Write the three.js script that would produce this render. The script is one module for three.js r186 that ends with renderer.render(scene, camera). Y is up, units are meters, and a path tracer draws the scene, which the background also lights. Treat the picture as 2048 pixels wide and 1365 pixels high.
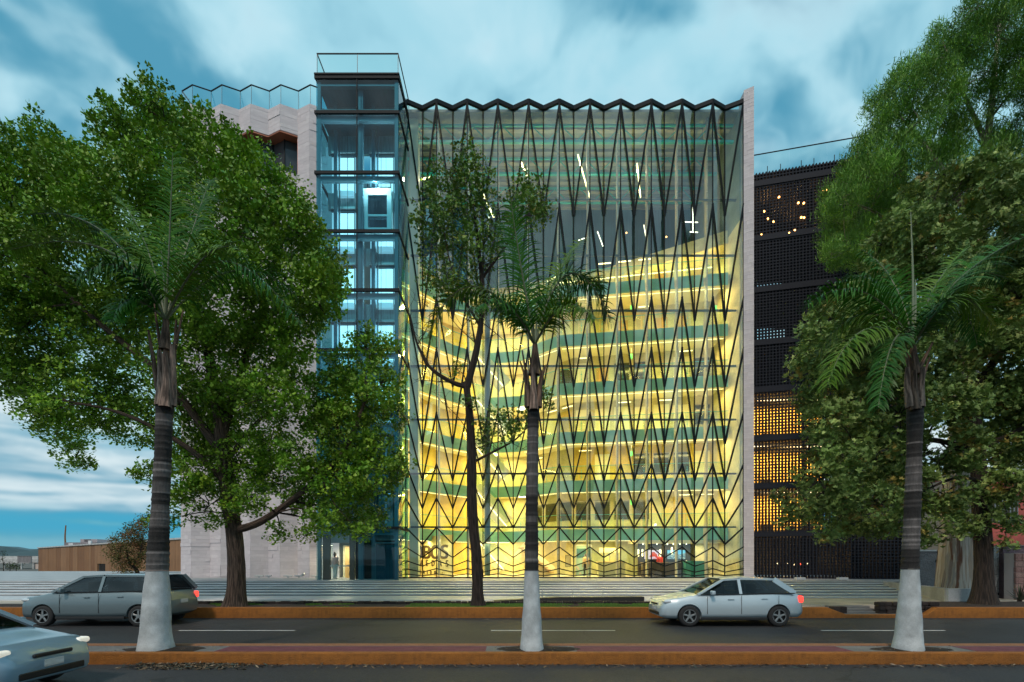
import * as THREE from 'three';
import { mergeGeometries, mergeVertices } from 'three/addons/utils/BufferGeometryUtils.js';
import { RoundedBoxGeometry } from 'three/addons/geometries/RoundedBoxGeometry.js';
import { MarchingCubes } from 'three/addons/objects/MarchingCubes.js';
import { FontLoader } from 'three/addons/loaders/FontLoader.js';
import { TextGeometry } from 'three/addons/geometries/TextGeometry.js';
import { RectAreaLightUniformsLib } from 'three/addons/lights/RectAreaLightUniformsLib.js';
import { Brush, Evaluator, SUBTRACTION } from 'three-bvh-csg';

// ------------------------------------------------------------------ camera, sky, sun, exposure
const scene = new THREE.Scene();
const renderer = new THREE.WebGLRenderer({ antialias: true });
renderer.toneMapping = THREE.LinearToneMapping;
renderer.toneMappingExposure = 1.2;
renderer.shadowMap.enabled = true;
renderer.setSize(1024, 682);
RectAreaLightUniformsLib.init();

const FPX = 967, EYE = 2.1, CX = 1024, HY = 1120;            // a 17 mm shift lens, eye 2.1 m above the road
const camera = new THREE.PerspectiveCamera(2 * Math.atan(682.5 / FPX) * 180 / Math.PI, 2048 / 1365, 0.1, 9000);
camera.position.set(0, EYE, 0);
camera.lookAt(0, EYE, -10);
camera.setViewOffset(2048, 1365, 0, -(HY - 682.5), 2048, 1365);
scene.add(camera);

// seeded random numbers and noise
function rng(a) { return () => { a = (a + 0x6d2b79f5) | 0; let t = Math.imul(a ^ (a >>> 15), 1 | a); t = (t + Math.imul(t ^ (t >>> 7), 61 | t)) ^ t; return ((t ^ (t >>> 14)) >>> 0) / 4294967296; }; }
function hash3(x, y, z) { let h = Math.imul(x, 374761393) + Math.imul(y, 668265263) + Math.imul(z, 2147483647 ^ 1274126177); h = Math.imul(h ^ (h >>> 13), 1274126177); return ((h ^ (h >>> 16)) >>> 0) / 4294967296; }
function vnoise(x, y, z = 0, px = 0, py = 0) {
  const ix = Math.floor(x), iy = Math.floor(y), iz = Math.floor(z), fx = x - ix, fy = y - iy, fz = z - iz;
  const s = (t) => t * t * (3 - 2 * t), u = s(fx), v = s(fy), w = s(fz), L = (a, b, t) => a + (b - a) * t;
  const m = (a, p) => (p ? ((a % p) + p) % p : a);
  const h = (a, b, c) => hash3(m(ix + a, px), m(iy + b, py), iz + c);
  return L(L(L(h(0, 0, 0), h(1, 0, 0), u), L(h(0, 1, 0), h(1, 1, 0), u), v), L(L(h(0, 0, 1), h(1, 0, 1), u), L(h(0, 1, 1), h(1, 1, 1), u), v), w);
}
function fbm(x, y, z = 0, oct = 4, px = 0, py = 0) { let s = 0, a = 0.5, n = 0; for (let i = 0; i < oct; i++) { s += a * vnoise(x, y, z + i * 17.3, px, py); n += a; a *= 0.5; x *= 2; y *= 2; z *= 2; px *= 2; py *= 2; } return s / n; }
const sstep = (a, b, x) => { const t = Math.min(1, Math.max(0, (x - a) / (b - a))); return t * t * (3 - 2 * t); };
const mixc = (a, b, t) => [a[0] + (b[0] - a[0]) * t, a[1] + (b[1] - a[1]) * t, a[2] + (b[2] - a[2]) * t];

{ // dusk sky with broken cloud
  const Wd = 2048, Hd = 1024, data = new Float32Array(Wd * Hd * 4);
  for (let r = 0; r < Hd; r++) {
    const up = ((r + 0.5) / Hd - 0.5) * Math.PI, y = Math.sin(up), c = Math.cos(up), e = up * 180 / Math.PI;
    for (let q = 0; q < Wd; q++) {
      const az = ((q + 0.5) / Wd - 0.5) * 2 * Math.PI, x = Math.cos(az) * c, z = Math.sin(az) * c;
      let col;
      if (y <= 0) col = [0.09, 0.13, 0.15];
      else {
        const k = 1 / (y + 0.16), u = x * k * 1.9 + 0.32, v = z * k * 1.9;
        const warp = fbm(u * 1.3 + 5, v * 1.3, 3, 4) - 0.5, warp2 = fbm(u * 1.3 - 7, v * 1.3 + 4, 5, 4) - 0.5;
        const n = fbm(u * 1.25 + warp * 1.5 + 9.3, v * 1.7 + warp2 * 1.5 + 2.4, 0, 7);
        const n2 = fbm(u * 3.0 + 1.7 + warp * 2, v * 3.6 - 3 + warp2 * 2, 8, 6), n3 = fbm(u * 0.9 + 31 + warp, v * 1.1 + 12, 11, 6);
        const n4 = fbm(u * 9 + warp * 5, v * 11 + warp2 * 5, 14, 5) - 0.5;
        const d = sstep(0.34, 0.62, n + (n2 - 0.5) * 0.42 + n4 * 0.2);
        col = mixc([0.075, 0.28, 0.41], [0.31, 0.575, 0.68], d);
        col = mixc(col, [0.52, 0.72, 0.79], sstep(0.40, 0.72, n2 * 0.55 + n3 * 0.45 + n4 * 0.22) * 0.85);
        col = mixc(col, [0.13, 0.31, 0.43], sstep(0.50, 0.66, n3 * 0.7 + n2 * 0.3 + n4 * 0.16) * 0.75);
        // long streaks of cloud low over the horizon
        const sw = fbm(az * 5, e * 0.5, 6, 4), st = fbm(az * 4.2 + sw, e * 0.62 + sw * 2.2, 2, 6), st2 = fbm(az * 11 + sw * 2, e * 1.7 + sw * 3, 9, 5);
        const low = mixc([0.13, 0.33, 0.45], [0.58, 0.69, 0.73], sstep(0.30, 0.60, st * 0.65 + st2 * 0.35));
        col = mixc(low, col, sstep(9, 19, e + (n - 0.5) * 12));
        const teal = mixc([0.008, 0.25, 0.40], [0.10, 0.36, 0.48], sstep(0.5, 0.75, st2)), pale = [0.15, 0.38, 0.48];
        const edge = (st - 0.5) * 3 + (st2 - 0.5) * 1.5;
        col = mixc(mixc(pale, teal, sstep(1.5, 2.8, e + edge * 0.3)), col, sstep(4.0, 6.2, e + edge));
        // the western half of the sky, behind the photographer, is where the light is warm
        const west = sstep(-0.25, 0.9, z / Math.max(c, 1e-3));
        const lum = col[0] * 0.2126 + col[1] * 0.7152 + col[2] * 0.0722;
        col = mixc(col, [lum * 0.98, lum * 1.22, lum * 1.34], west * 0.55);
      }
      const o = (r * Wd + q) * 4; data[o] = col[0]; data[o + 1] = col[1]; data[o + 2] = col[2]; data[o + 3] = 1;
    }
  }
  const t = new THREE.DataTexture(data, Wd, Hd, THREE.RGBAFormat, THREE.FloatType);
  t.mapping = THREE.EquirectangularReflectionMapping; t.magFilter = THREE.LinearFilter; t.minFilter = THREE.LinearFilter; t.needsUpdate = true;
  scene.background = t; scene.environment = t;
}
const sun = new THREE.DirectionalLight(new THREE.Color().setRGB(1, 0.83, 0.70), 1.5);
sun.position.set(-21, 86, 29); sun.target.position.set(0, 8, -30);   // high in the west, its mirror image above the glass
sun.shadow.radius = 14; sun.castShadow = true;
sun.shadow.mapSize.set(2048, 2048);
Object.assign(sun.shadow.camera, { left: -60, right: 60, top: 50, bottom: -30, near: 1, far: 220 });
scene.add(sun, sun.target);

// ------------------------------------------------------------------ helpers
const V = (x, y, z) => new THREE.Vector3(x, y, z);
const at = (px, py, Z) => V((px - CX) / FPX * Z, EYE + (HY - py) / FPX * Z, -Z);       // a pixel of the photograph at a depth
const hAt = (py, Z) => EYE + (HY - py) / FPX * Z;
const xAt = (px, Z) => (px - CX) / FPX * Z;
const rgb = (r, g, b) => new THREE.Color().setRGB(r, g, b);
const taken = new Map();
function numbered(n) { const k = taken.get(n) ?? 0; taken.set(n, k + 1); return k ? n + '_' + String(k).padStart(3, '0') : n; }
function tag(o, label, category, group) { o.userData.label = label; if (category) o.userData.category = category; if (group) o.userData.group = group; return o; }
function thing(name, label, category, p = V(0, 0, 0), group) {
  const o = new THREE.Group(); o.name = numbered(name); o.position.copy(p); scene.add(o); return tag(o, label, category, group);
}
function part(parent, name, geo, mat, label) {
  const m = new THREE.Mesh(geo, mat); m.name = parent === scene ? numbered(name) : name; m.castShadow = m.receiveShadow = true; parent.add(m);
  if (label) m.userData.label = label;
  return m;
}
function struct(name, geo, mat) { const m = part(scene, name, geo, mat); m.userData.kind = 'structure'; return m; }
function stuff(o) { o.userData.kind = 'stuff'; return o; }
const merge = (list) => mergeGeometries(list.map((g) => { const h = g.index ? g.toNonIndexed() : g; for (const k of Object.keys(h.attributes)) if (!['position', 'normal', 'uv'].includes(k)) h.deleteAttribute(k); return h; }), false);
function boxUV(g) { // uv in metres for boxes
  const p = g.attributes.position, n = g.attributes.normal, uv = g.attributes.uv;
  for (let i = 0; i < p.count; i++) {
    const ax = Math.abs(n.getX(i)), ay = Math.abs(n.getY(i)), az = Math.abs(n.getZ(i));
    if (ay >= ax && ay >= az) uv.setXY(i, p.getX(i), p.getZ(i)); else if (ax >= az) uv.setXY(i, p.getZ(i), p.getY(i)); else uv.setXY(i, p.getX(i), p.getY(i));
  }
  return g;
}
function box(x0, x1, y0, y1, z0, z1) { const g = new THREE.BoxGeometry(Math.abs(x1 - x0), Math.abs(y1 - y0), Math.abs(z1 - z0)); g.translate((x0 + x1) / 2, (y0 + y1) / 2, (z0 + z1) / 2); return boxUV(g); }
function rbox(w, h, d, r, cx = 0, cy = 0, cz = 0, seg = 2) { const g = new RoundedBoxGeometry(w, h, d, seg, r); g.translate(cx, cy, cz); return g; }
function bar(p, q, w, d = w, over = 0) { // a box from p to q, w across and d deep
  const dir = q.clone().sub(p), len = dir.length(); dir.normalize();
  const g = boxUV(new THREE.BoxGeometry(w, len + over, d));
  const ref = Math.abs(dir.z) > 0.95 ? V(0, 1, 0) : V(0, 0, 1);
  const x = V(0, 0, 0).crossVectors(dir, ref).normalize(), z = V(0, 0, 0).crossVectors(x, dir);
  g.applyMatrix4(new THREE.Matrix4().makeBasis(x, dir, z).setPosition(p.clone().add(q).multiplyScalar(0.5)));
  return g;
}
function quad(a, b, c, d) { // sheet a b c d, counter-clockwise
  const g = new THREE.BufferGeometry();
  g.setAttribute('position', new THREE.BufferAttribute(new Float32Array([...a.toArray(), ...b.toArray(), ...c.toArray(), ...d.toArray()]), 3));
  const w = a.distanceTo(b), h = b.distanceTo(c);
  g.setAttribute('uv', new THREE.BufferAttribute(new Float32Array([0, 0, w, 0, w, h, 0, h]), 2));
  g.setIndex([0, 1, 2, 0, 2, 3]); g.computeVertexNormals(); return g;
}
function prism(points, y0, y1) { // a floor plate over a polygon of [x, z]
  const s = new THREE.Shape(points.map(([x, z]) => new THREE.Vector2(x, -z)));
  const g = new THREE.ExtrudeGeometry(s, { depth: y1 - y0, bevelEnabled: false });
  g.rotateX(-Math.PI / 2); g.translate(0, y0, 0); return g;
}
function tube(pts, r0, r1, { radial = 9, seg = 0, wob = 0, seed = 1, pow = 1, flare = 0, caps = true } = {}) { // tapered limb
  const curve = pts.length > 2 ? new THREE.CatmullRomCurve3(pts) : new THREE.LineCurve3(pts[0], pts[1]);
  const n = seg || Math.max(4, pts.length * 5), fr = curve.computeFrenetFrames(n, false), len = curve.getLength();
  const pos = [], uv = [], idx = [], c = new THREE.Vector3();
  let nx = fr.normals[0].clone();
  for (let i = 0; i <= n; i++) {
    const t = i / n; curve.getPointAt(t, c); const tan = fr.tangents[i];
    nx = nx.sub(tan.clone().multiplyScalar(nx.dot(tan))).normalize(); const bn = V(0, 0, 0).crossVectors(tan, nx);
    let r = r0 + (r1 - r0) * Math.pow(t, pow);
    if (flare) r *= 1 + flare * Math.exp(-t * len / (r0 * 1.6));
    for (let j = 0; j <= radial; j++) {
      const a = (j % radial) / radial * Math.PI * 2, k = 1 + wob * (fbm(Math.cos(a) * 1.6 + seed, t * len * 1.3 + Math.sin(a) * 1.6, seed, 3) - 0.5) * 2;
      pos.push(c.x + (nx.x * Math.cos(a) + bn.x * Math.sin(a)) * r * k, c.y + (nx.y * Math.cos(a) + bn.y * Math.sin(a)) * r * k, c.z + (nx.z * Math.cos(a) + bn.z * Math.sin(a)) * r * k);
      uv.push(j / radial * Math.max(1, Math.round(r0 * 6.28 / 0.5)) * 0.5, t * len);
    }
  }
  for (let i = 0; i < n; i++) for (let j = 0; j < radial; j++) { const a = i * (radial + 1) + j, b = a + radial + 1; idx.push(a, a + 1, b, b, a + 1, b + 1); }
  const g = new THREE.BufferGeometry();
  g.setAttribute('position', new THREE.Float32BufferAttribute(pos, 3)); g.setAttribute('uv', new THREE.Float32BufferAttribute(uv, 2)); g.setIndex(idx); g.computeVertexNormals(); return g;
}

// ------------------------------------------------------------------ procedural textures
function tex(size, fn, srgb = false) { // fn(u, v) in 0..1 -> [r,g,b] or a number, 0..1; tileable if fn is
  const d = new Uint8Array(size * size * 4);
  for (let j = 0; j < size; j++) for (let i = 0; i < size; i++) {
    let c = fn(i / size, j / size); if (typeof c === 'number') c = [c, c, c];
    const o = (j * size + i) * 4; for (let k = 0; k < 3; k++) d[o + k] = Math.max(0, Math.min(255, Math.round((srgb ? Math.pow(Math.max(0, c[k]), 1 / 2.2) : c[k]) * 255))); d[o + 3] = 255;
  }
  const t = new THREE.DataTexture(d, size, size, THREE.RGBAFormat); t.wrapS = t.wrapT = THREE.RepeatWrapping; t.magFilter = THREE.LinearFilter; t.minFilter = THREE.LinearMipmapLinearFilter; t.generateMipmaps = true;
  if (srgb) t.colorSpace = THREE.SRGBColorSpace; t.needsUpdate = true; return t;
}
const rep = (t, x, y) => { const c = t.clone(); c.repeat.set(x, y); c.needsUpdate = true; return c; };
const tn = (u, v, f, o = 4, z = 0) => fbm(u * f, v * f, z, o, f, f);
const T = {
  fine: tex(256, (u, v) => tn(u, v, 64, 3)),
  grime: tex(512, (u, v) => { const a = 0.68 + 0.55 * (tn(u, v, 4, 6) - 0.5) + 0.25 * (fbm(u * 50, v * 6, 3, 3, 50, 6) - 0.5), k = 1 - 0.16 * sstep(0.60, 0.72, tn(u, v, 18, 3, 9)); return [a * k, a * k * 0.97, a * k * 0.94]; }, true),
  mottled: tex(512, (u, v) => { const a = 0.72 + 0.55 * (tn(u, v, 5, 6) - 0.5) + 0.25 * (tn(u, v, 90, 2, 4) - 0.5); return [a, a, a]; }, true),
  asphalt: tex(1024, (u, v) => { // twelve metres of worn asphalt: grain, wheel-polished bands, stains and a few sealed cracks
    let a = 0.62 + 0.42 * (tn(u, v, 5, 4) - 0.5) + 0.5 * (vnoise(u * 512, v * 512, 3, 512, 512) - 0.5) + 0.22 * (fbm(u * 3, v * 26, 8, 3, 3, 26) - 0.5);
    if (tn(u, v, 9, 3, 21) > 0.70) a *= 0.8; const c = Math.abs(tn(u, v, 3, 4, 33) - 0.5); if (c < 0.0035) a *= 0.55; return [a, a * 0.99, a * 0.98]; }, true),
  streak: tex(512, (u, v) => { const a = 0.7 + 0.5 * (fbm(u * 40, v * 4, 2, 4, 40, 4) - 0.5) + 0.3 * (tn(u, v, 6, 4) - 0.5); return [a, a, a]; }, true),
  bark: tex(512, (u, v) => { const r = fbm(u * 22, v * 5 + 0.0, 1, 5, 22, 5), a = sstep(0.25, 0.75, r) * 0.75 + 0.2 + 0.2 * (tn(u, v, 30, 3) - 0.5); return [a, a * 0.93, a * 0.86]; }, true),
  barkH: tex(512, (u, v) => sstep(0.25, 0.75, fbm(u * 22, v * 5, 1, 5, 22, 5)) * 0.8 + 0.2 * tn(u, v, 40, 3)),
  peel: tex(512, (u, v) => { // smooth pale bark with long rust-brown strips
    const r = fbm(u * 9, v * 2, 1, 5, 9, 2), s = fbm(u * 26, v * 3, 7, 4, 26, 3); let c = mixc([0.62, 0.50, 0.40], [0.80, 0.74, 0.68], sstep(0.35, 0.6, s));
    c = mixc(c, [0.26, 0.11, 0.06], sstep(0.52, 0.62, r)); return mixc(c, [0.40, 0.36, 0.33], sstep(0.6, 0.7, fbm(u * 6, v * 3, 12, 4, 6, 3)) * 0.7);
  }, true),
  wood: tex(512, (u, v) => { const g = fbm(u * 30, v * 2, 3, 5, 30, 2), a = 0.62 + 0.6 * (g - 0.5) + 0.15 * (tn(u, v, 3, 3) - 0.5); return [a, a * 0.95, a * 0.88]; }, true),
  stone: tex(512, (u, v) => { const a = 0.8 + 0.28 * (fbm(u * 4, v * 40, 5, 4, 4, 40) - 0.5) * 0.5 + 0.14 * (tn(u, v, 7, 4) - 0.5); return [a, a * 0.985, a * 0.985]; }, true),
  rock: tex(256, (u, v) => { const a = 0.55 + 0.9 * (tn(u, v, 9, 5) - 0.5); return [a, a * 0.97, a * 0.95]; }, true),
  stucco: tex(256, (u, v) => sstep(0.3, 0.7, tn(u, v, 26, 4))),
  paver: tex(512, (u, v) => { // small clay pavers, far too small to tell apart here: only their tone and joints
    const row = Math.floor(v * 20), off = row % 2 ? 0.5 : 0, cx = u * 10 + off, c = Math.floor(cx), fx = cx - c, fy = v * 20 - row, j = (fx < 0.04 || fy < 0.07) ? 0.55 : 1;
    const k = (0.75 + 0.4 * hash3(((c % 10) + 10) % 10, row, 3)) * j * (0.85 + 0.3 * tn(u, v, 40, 3)); return [k, k * 0.92, k * 0.95];
  }, true),
  brush: tex(256, (u, v) => 0.5 + 0.5 * (fbm(u * 60, v * 2, 4, 3, 60, 2) - 0.5)),
};
function M(r, g, b, o = {}) { return new THREE.MeshStandardMaterial({ color: rgb(r, g, b), roughness: 0.6, ...o }); }
const mats = {
  asphalt: M(0.042, 0.045, 0.050, { map: rep(T.asphalt, 1 / 12, 1 / 12), bumpMap: rep(T.fine, 1.4, 1.4), bumpScale: 0.008, roughness: 0.68 }),
  earth: M(0.16, 0.15, 0.13, { map: rep(T.mottled, 0.2, 0.2), roughness: 1 }),
  soil: M(0.05, 0.035, 0.028, { map: rep(T.rock, 1, 1), bumpMap: rep(T.rock, 2, 2), bumpScale: 0.05, roughness: 1 }),
  kerb: M(0.40, 0.145, 0.016, { map: rep(T.grime, 0.4, 0.9), bumpMap: rep(T.fine, 1.1, 1.1), bumpScale: 0.012, roughness: 0.75 }),
  kerbCap: M(0.36, 0.17, 0.08, { map: rep(T.mottled, 0.9, 0.9), bumpMap: rep(T.fine, 1.1, 1.1), bumpScale: 0.01, roughness: 0.8 }),
  paver: M(0.15, 0.045, 0.06, { map: rep(T.paver, 0.5, 0.5), bumpMap: rep(T.paver, 0.5, 0.5), bumpScale: 0.006, roughness: 0.85 }),
  concrete: M(0.24, 0.235, 0.23, { map: rep(T.mottled, 0.4, 0.4), bumpMap: rep(T.fine, 1, 1), bumpScale: 0.004, roughness: 0.85 }),
  paint: M(0.75, 0.77, 0.76, { map: rep(T.mottled, 1.3, 1.3), roughness: 0.7 }),
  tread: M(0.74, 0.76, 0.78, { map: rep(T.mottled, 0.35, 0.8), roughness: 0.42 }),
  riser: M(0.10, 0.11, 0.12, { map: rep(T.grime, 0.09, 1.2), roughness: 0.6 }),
  plaza: M(0.52, 0.52, 0.52, { map: rep(T.mottled, 0.3, 0.3), roughness: 0.5 }),
  cream: M(0.58, 0.52, 0.43, { map: rep(T.mottled, 0.3, 0.3), roughness: 0.75 }),
  stoneA: M(0.76, 0.71, 0.74, { map: rep(T.stone, 0.6, 0.6), bumpMap: rep(T.fine, 0.8, 0.8), bumpScale: 0.003, roughness: 0.75 }),
  stoneB: M(0.73, 0.685, 0.715, { map: rep(T.stone, 0.5, 0.7), bumpMap: rep(T.fine, 0.8, 0.8), bumpScale: 0.003, roughness: 0.75 }),
  stoneC: M(0.79, 0.745, 0.77, { map: rep(T.stone, 0.7, 0.5), bumpMap: rep(T.fine, 0.8, 0.8), bumpScale: 0.003, roughness: 0.75 }),
  backing: M(0.42, 0.40, 0.41, { roughness: 0.9 }),
  frame: new THREE.MeshPhysicalMaterial({ color: rgb(0.007, 0.013, 0.017), roughness: 0.6, specularIntensity: 0.3 }),
  frameBlue: M(0.02, 0.055, 0.075, { roughness: 0.45 }),
  steel: M(0.45, 0.46, 0.46, { roughness: 0.35, metalness: 0.85 }),
  teal: M(0.03, 0.42, 0.42, { roughness: 0.4 }),
  fascia: M(0.23, 0.52, 0.46, { roughness: 0.2 }),
  fin: M(0.60, 0.56, 0.47, { roughness: 0.55, map: rep(T.streak, 0.4, 0.2) }),
  wallCream: M(0.82, 0.74, 0.46, { roughness: 0.8, map: rep(T.mottled, 0.3, 0.3) }),
  wallGold: M(0.84, 0.64, 0.16, { roughness: 0.8, map: rep(T.mottled, 0.3, 0.3) }),
  wallOlive: M(0.55, 0.55, 0.28, { roughness: 0.7, map: rep(T.mottled, 0.3, 0.3) }),
  ceiling: M(0.78, 0.74, 0.55, { roughness: 0.85 }),
  floorIn: M(0.62, 0.54, 0.4, { roughness: 0.4 }),
  deck: M(0.25, 0.34, 0.35, { roughness: 0.6, map: rep(T.mottled, 0.3, 0.3) }),
  purlin: M(0.30, 0.33, 0.32, { roughness: 0.5 }),
  navy: M(0.03, 0.12, 0.165, { roughness: 0.5, map: rep(T.streak, 0.3, 0.2) }),
  darkIn: M(0.035, 0.03, 0.028, { roughness: 0.6 }),
  copper: M(0.38, 0.13, 0.07, { roughness: 0.45, metalness: 0.5 }),
  lattice: new THREE.MeshPhysicalMaterial({ color: rgb(0.016, 0.018, 0.026), roughness: 0.6, specularIntensity: 0.4 }),
  boardA: M(0.42, 0.21, 0.09, { map: rep(T.wood, 0.5, 0.25), roughness: 0.7 }),
  boardB: M(0.36, 0.17, 0.07, { map: rep(T.wood, 0.6, 0.22), roughness: 0.7 }),
  boardC: M(0.47, 0.25, 0.12, { map: rep(T.wood, 0.4, 0.3), roughness: 0.7 }),
  rockA: M(0.045, 0.032, 0.03, { map: rep(T.rock, 3, 3), bumpMap: rep(T.rock, 3, 3), bumpScale: 0.02, roughness: 0.9 }),
  rockB: M(0.075, 0.055, 0.05, { map: rep(T.rock, 3, 3), bumpMap: rep(T.rock, 3, 3), bumpScale: 0.02, roughness: 0.9 }),
  roomGlass: M(0.06, 0.06, 0.035, { roughness: 0.12 }),
  wallPale: M(0.8, 0.76, 0.54, { roughness: 0.7 }),
  doorWood: M(0.55, 0.33, 0.12, { roughness: 0.55 }),
  letter: M(0.05, 0.03, 0.02, { roughness: 0.6 }),
  steelBlue: M(0.11, 0.20, 0.24, { roughness: 0.5 }),
  towerWall: M(0.42, 0.47, 0.49, { roughness: 0.7, map: rep(T.streak, 0.4, 0.4) }),
  doorGlow: M(0.75, 0.85, 0.88, { emissive: rgb(0.9, 0.97, 1), emissiveIntensity: 1.25 }),
  doorGlow2: M(0.6, 0.72, 0.76, { emissive: rgb(0.7, 0.9, 1), emissiveIntensity: 0.5 }),
  darkPane: M(0.05, 0.065, 0.075, { roughness: 0.06 }),
  amberWall: M(0.85, 0.6, 0.2, { roughness: 0.9 }),
  redGlow: M(1, 0.1, 0.05, { emissive: rgb(1, 0.08, 0.03), emissiveIntensity: 4 }),
  pinkA: M(0.36, 0.22, 0.21, { map: rep(T.rock, 1.5, 1.5), roughness: 0.9 }),
  pinkB: M(0.42, 0.28, 0.26, { map: rep(T.rock, 1.7, 1.7), roughness: 0.9 }),
  carGlass: new THREE.MeshPhysicalMaterial({ color: rgb(0.12, 0.16, 0.18), roughness: 0.03, transmission: 1, thickness: 0, ior: 1.6, side: THREE.DoubleSide }),
  headlight: M(0.7, 0.75, 0.78, { roughness: 0.12, metalness: 0.3 }),
  headGlow: M(0.7, 0.72, 0.7, { emissive: rgb(1, 0.9, 0.7), emissiveIntensity: 0.35, roughness: 0.15 }),
  tail: M(0.5, 0.02, 0.02, { emissive: rgb(1, 0.06, 0.04), emissiveIntensity: 1.6, roughness: 0.2 }),
  black: M(0.012, 0.012, 0.013, { roughness: 0.5 }),
  rubber: M(0.02, 0.02, 0.021, { roughness: 0.85 }),
  white: M(0.72, 0.72, 0.71, { roughness: 0.6, map: rep(T.mottled, 0.5, 0.5) }),
  glow: M(1, 0.9, 0.6, { emissive: rgb(1, 0.80, 0.45), emissiveIntensity: 2.6 }),
  glowWhite: M(1, 0.95, 0.85, { emissive: rgb(1, 0.92, 0.78), emissiveIntensity: 3 }),
  glowOrange: M(1, 0.6, 0.2, { emissive: rgb(1, 0.45, 0.12), emissiveIntensity: 7 }),
};
const glass = (r, g, b, o = {}) => new THREE.MeshPhysicalMaterial({ color: rgb(r, g, b), roughness: 0.02, metalness: 0, transmission: 1, thickness: 0, ior: 1.5, side: THREE.DoubleSide, ...o });
mats.paneA = glass(0.78, 0.91, 0.86, { ior: 2.15 });
mats.paneB = glass(0.70, 0.88, 0.86, { ior: 2.25 });
mats.paneC = glass(0.80, 0.91, 0.80, { ior: 2.1 });
mats.towerGlass = glass(0.31, 0.70, 0.80, { ior: 1.6 });
mats.railGlass = glass(0.78, 0.93, 0.93, { ior: 1.6 });
mats.balGlass = glass(0.78, 0.92, 0.80, { ior: 1.55 });
mats.darkGlass = glass(0.16, 0.22, 0.27, { ior: 1.9 });

function areaStrip(p, q, width, color, intensity) { // a lamp that shines down, from p to q
  const L = new THREE.RectAreaLight(color, intensity, p.distanceTo(q), width);
  L.position.copy(p).add(q).multiplyScalar(0.5); L.rotation.order = 'YXZ'; L.rotation.set(-Math.PI / 2, Math.atan2(-(q.z - p.z), q.x - p.x), 0);
  L.name = 'strip_lamp'; scene.add(L); return L;
}

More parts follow.
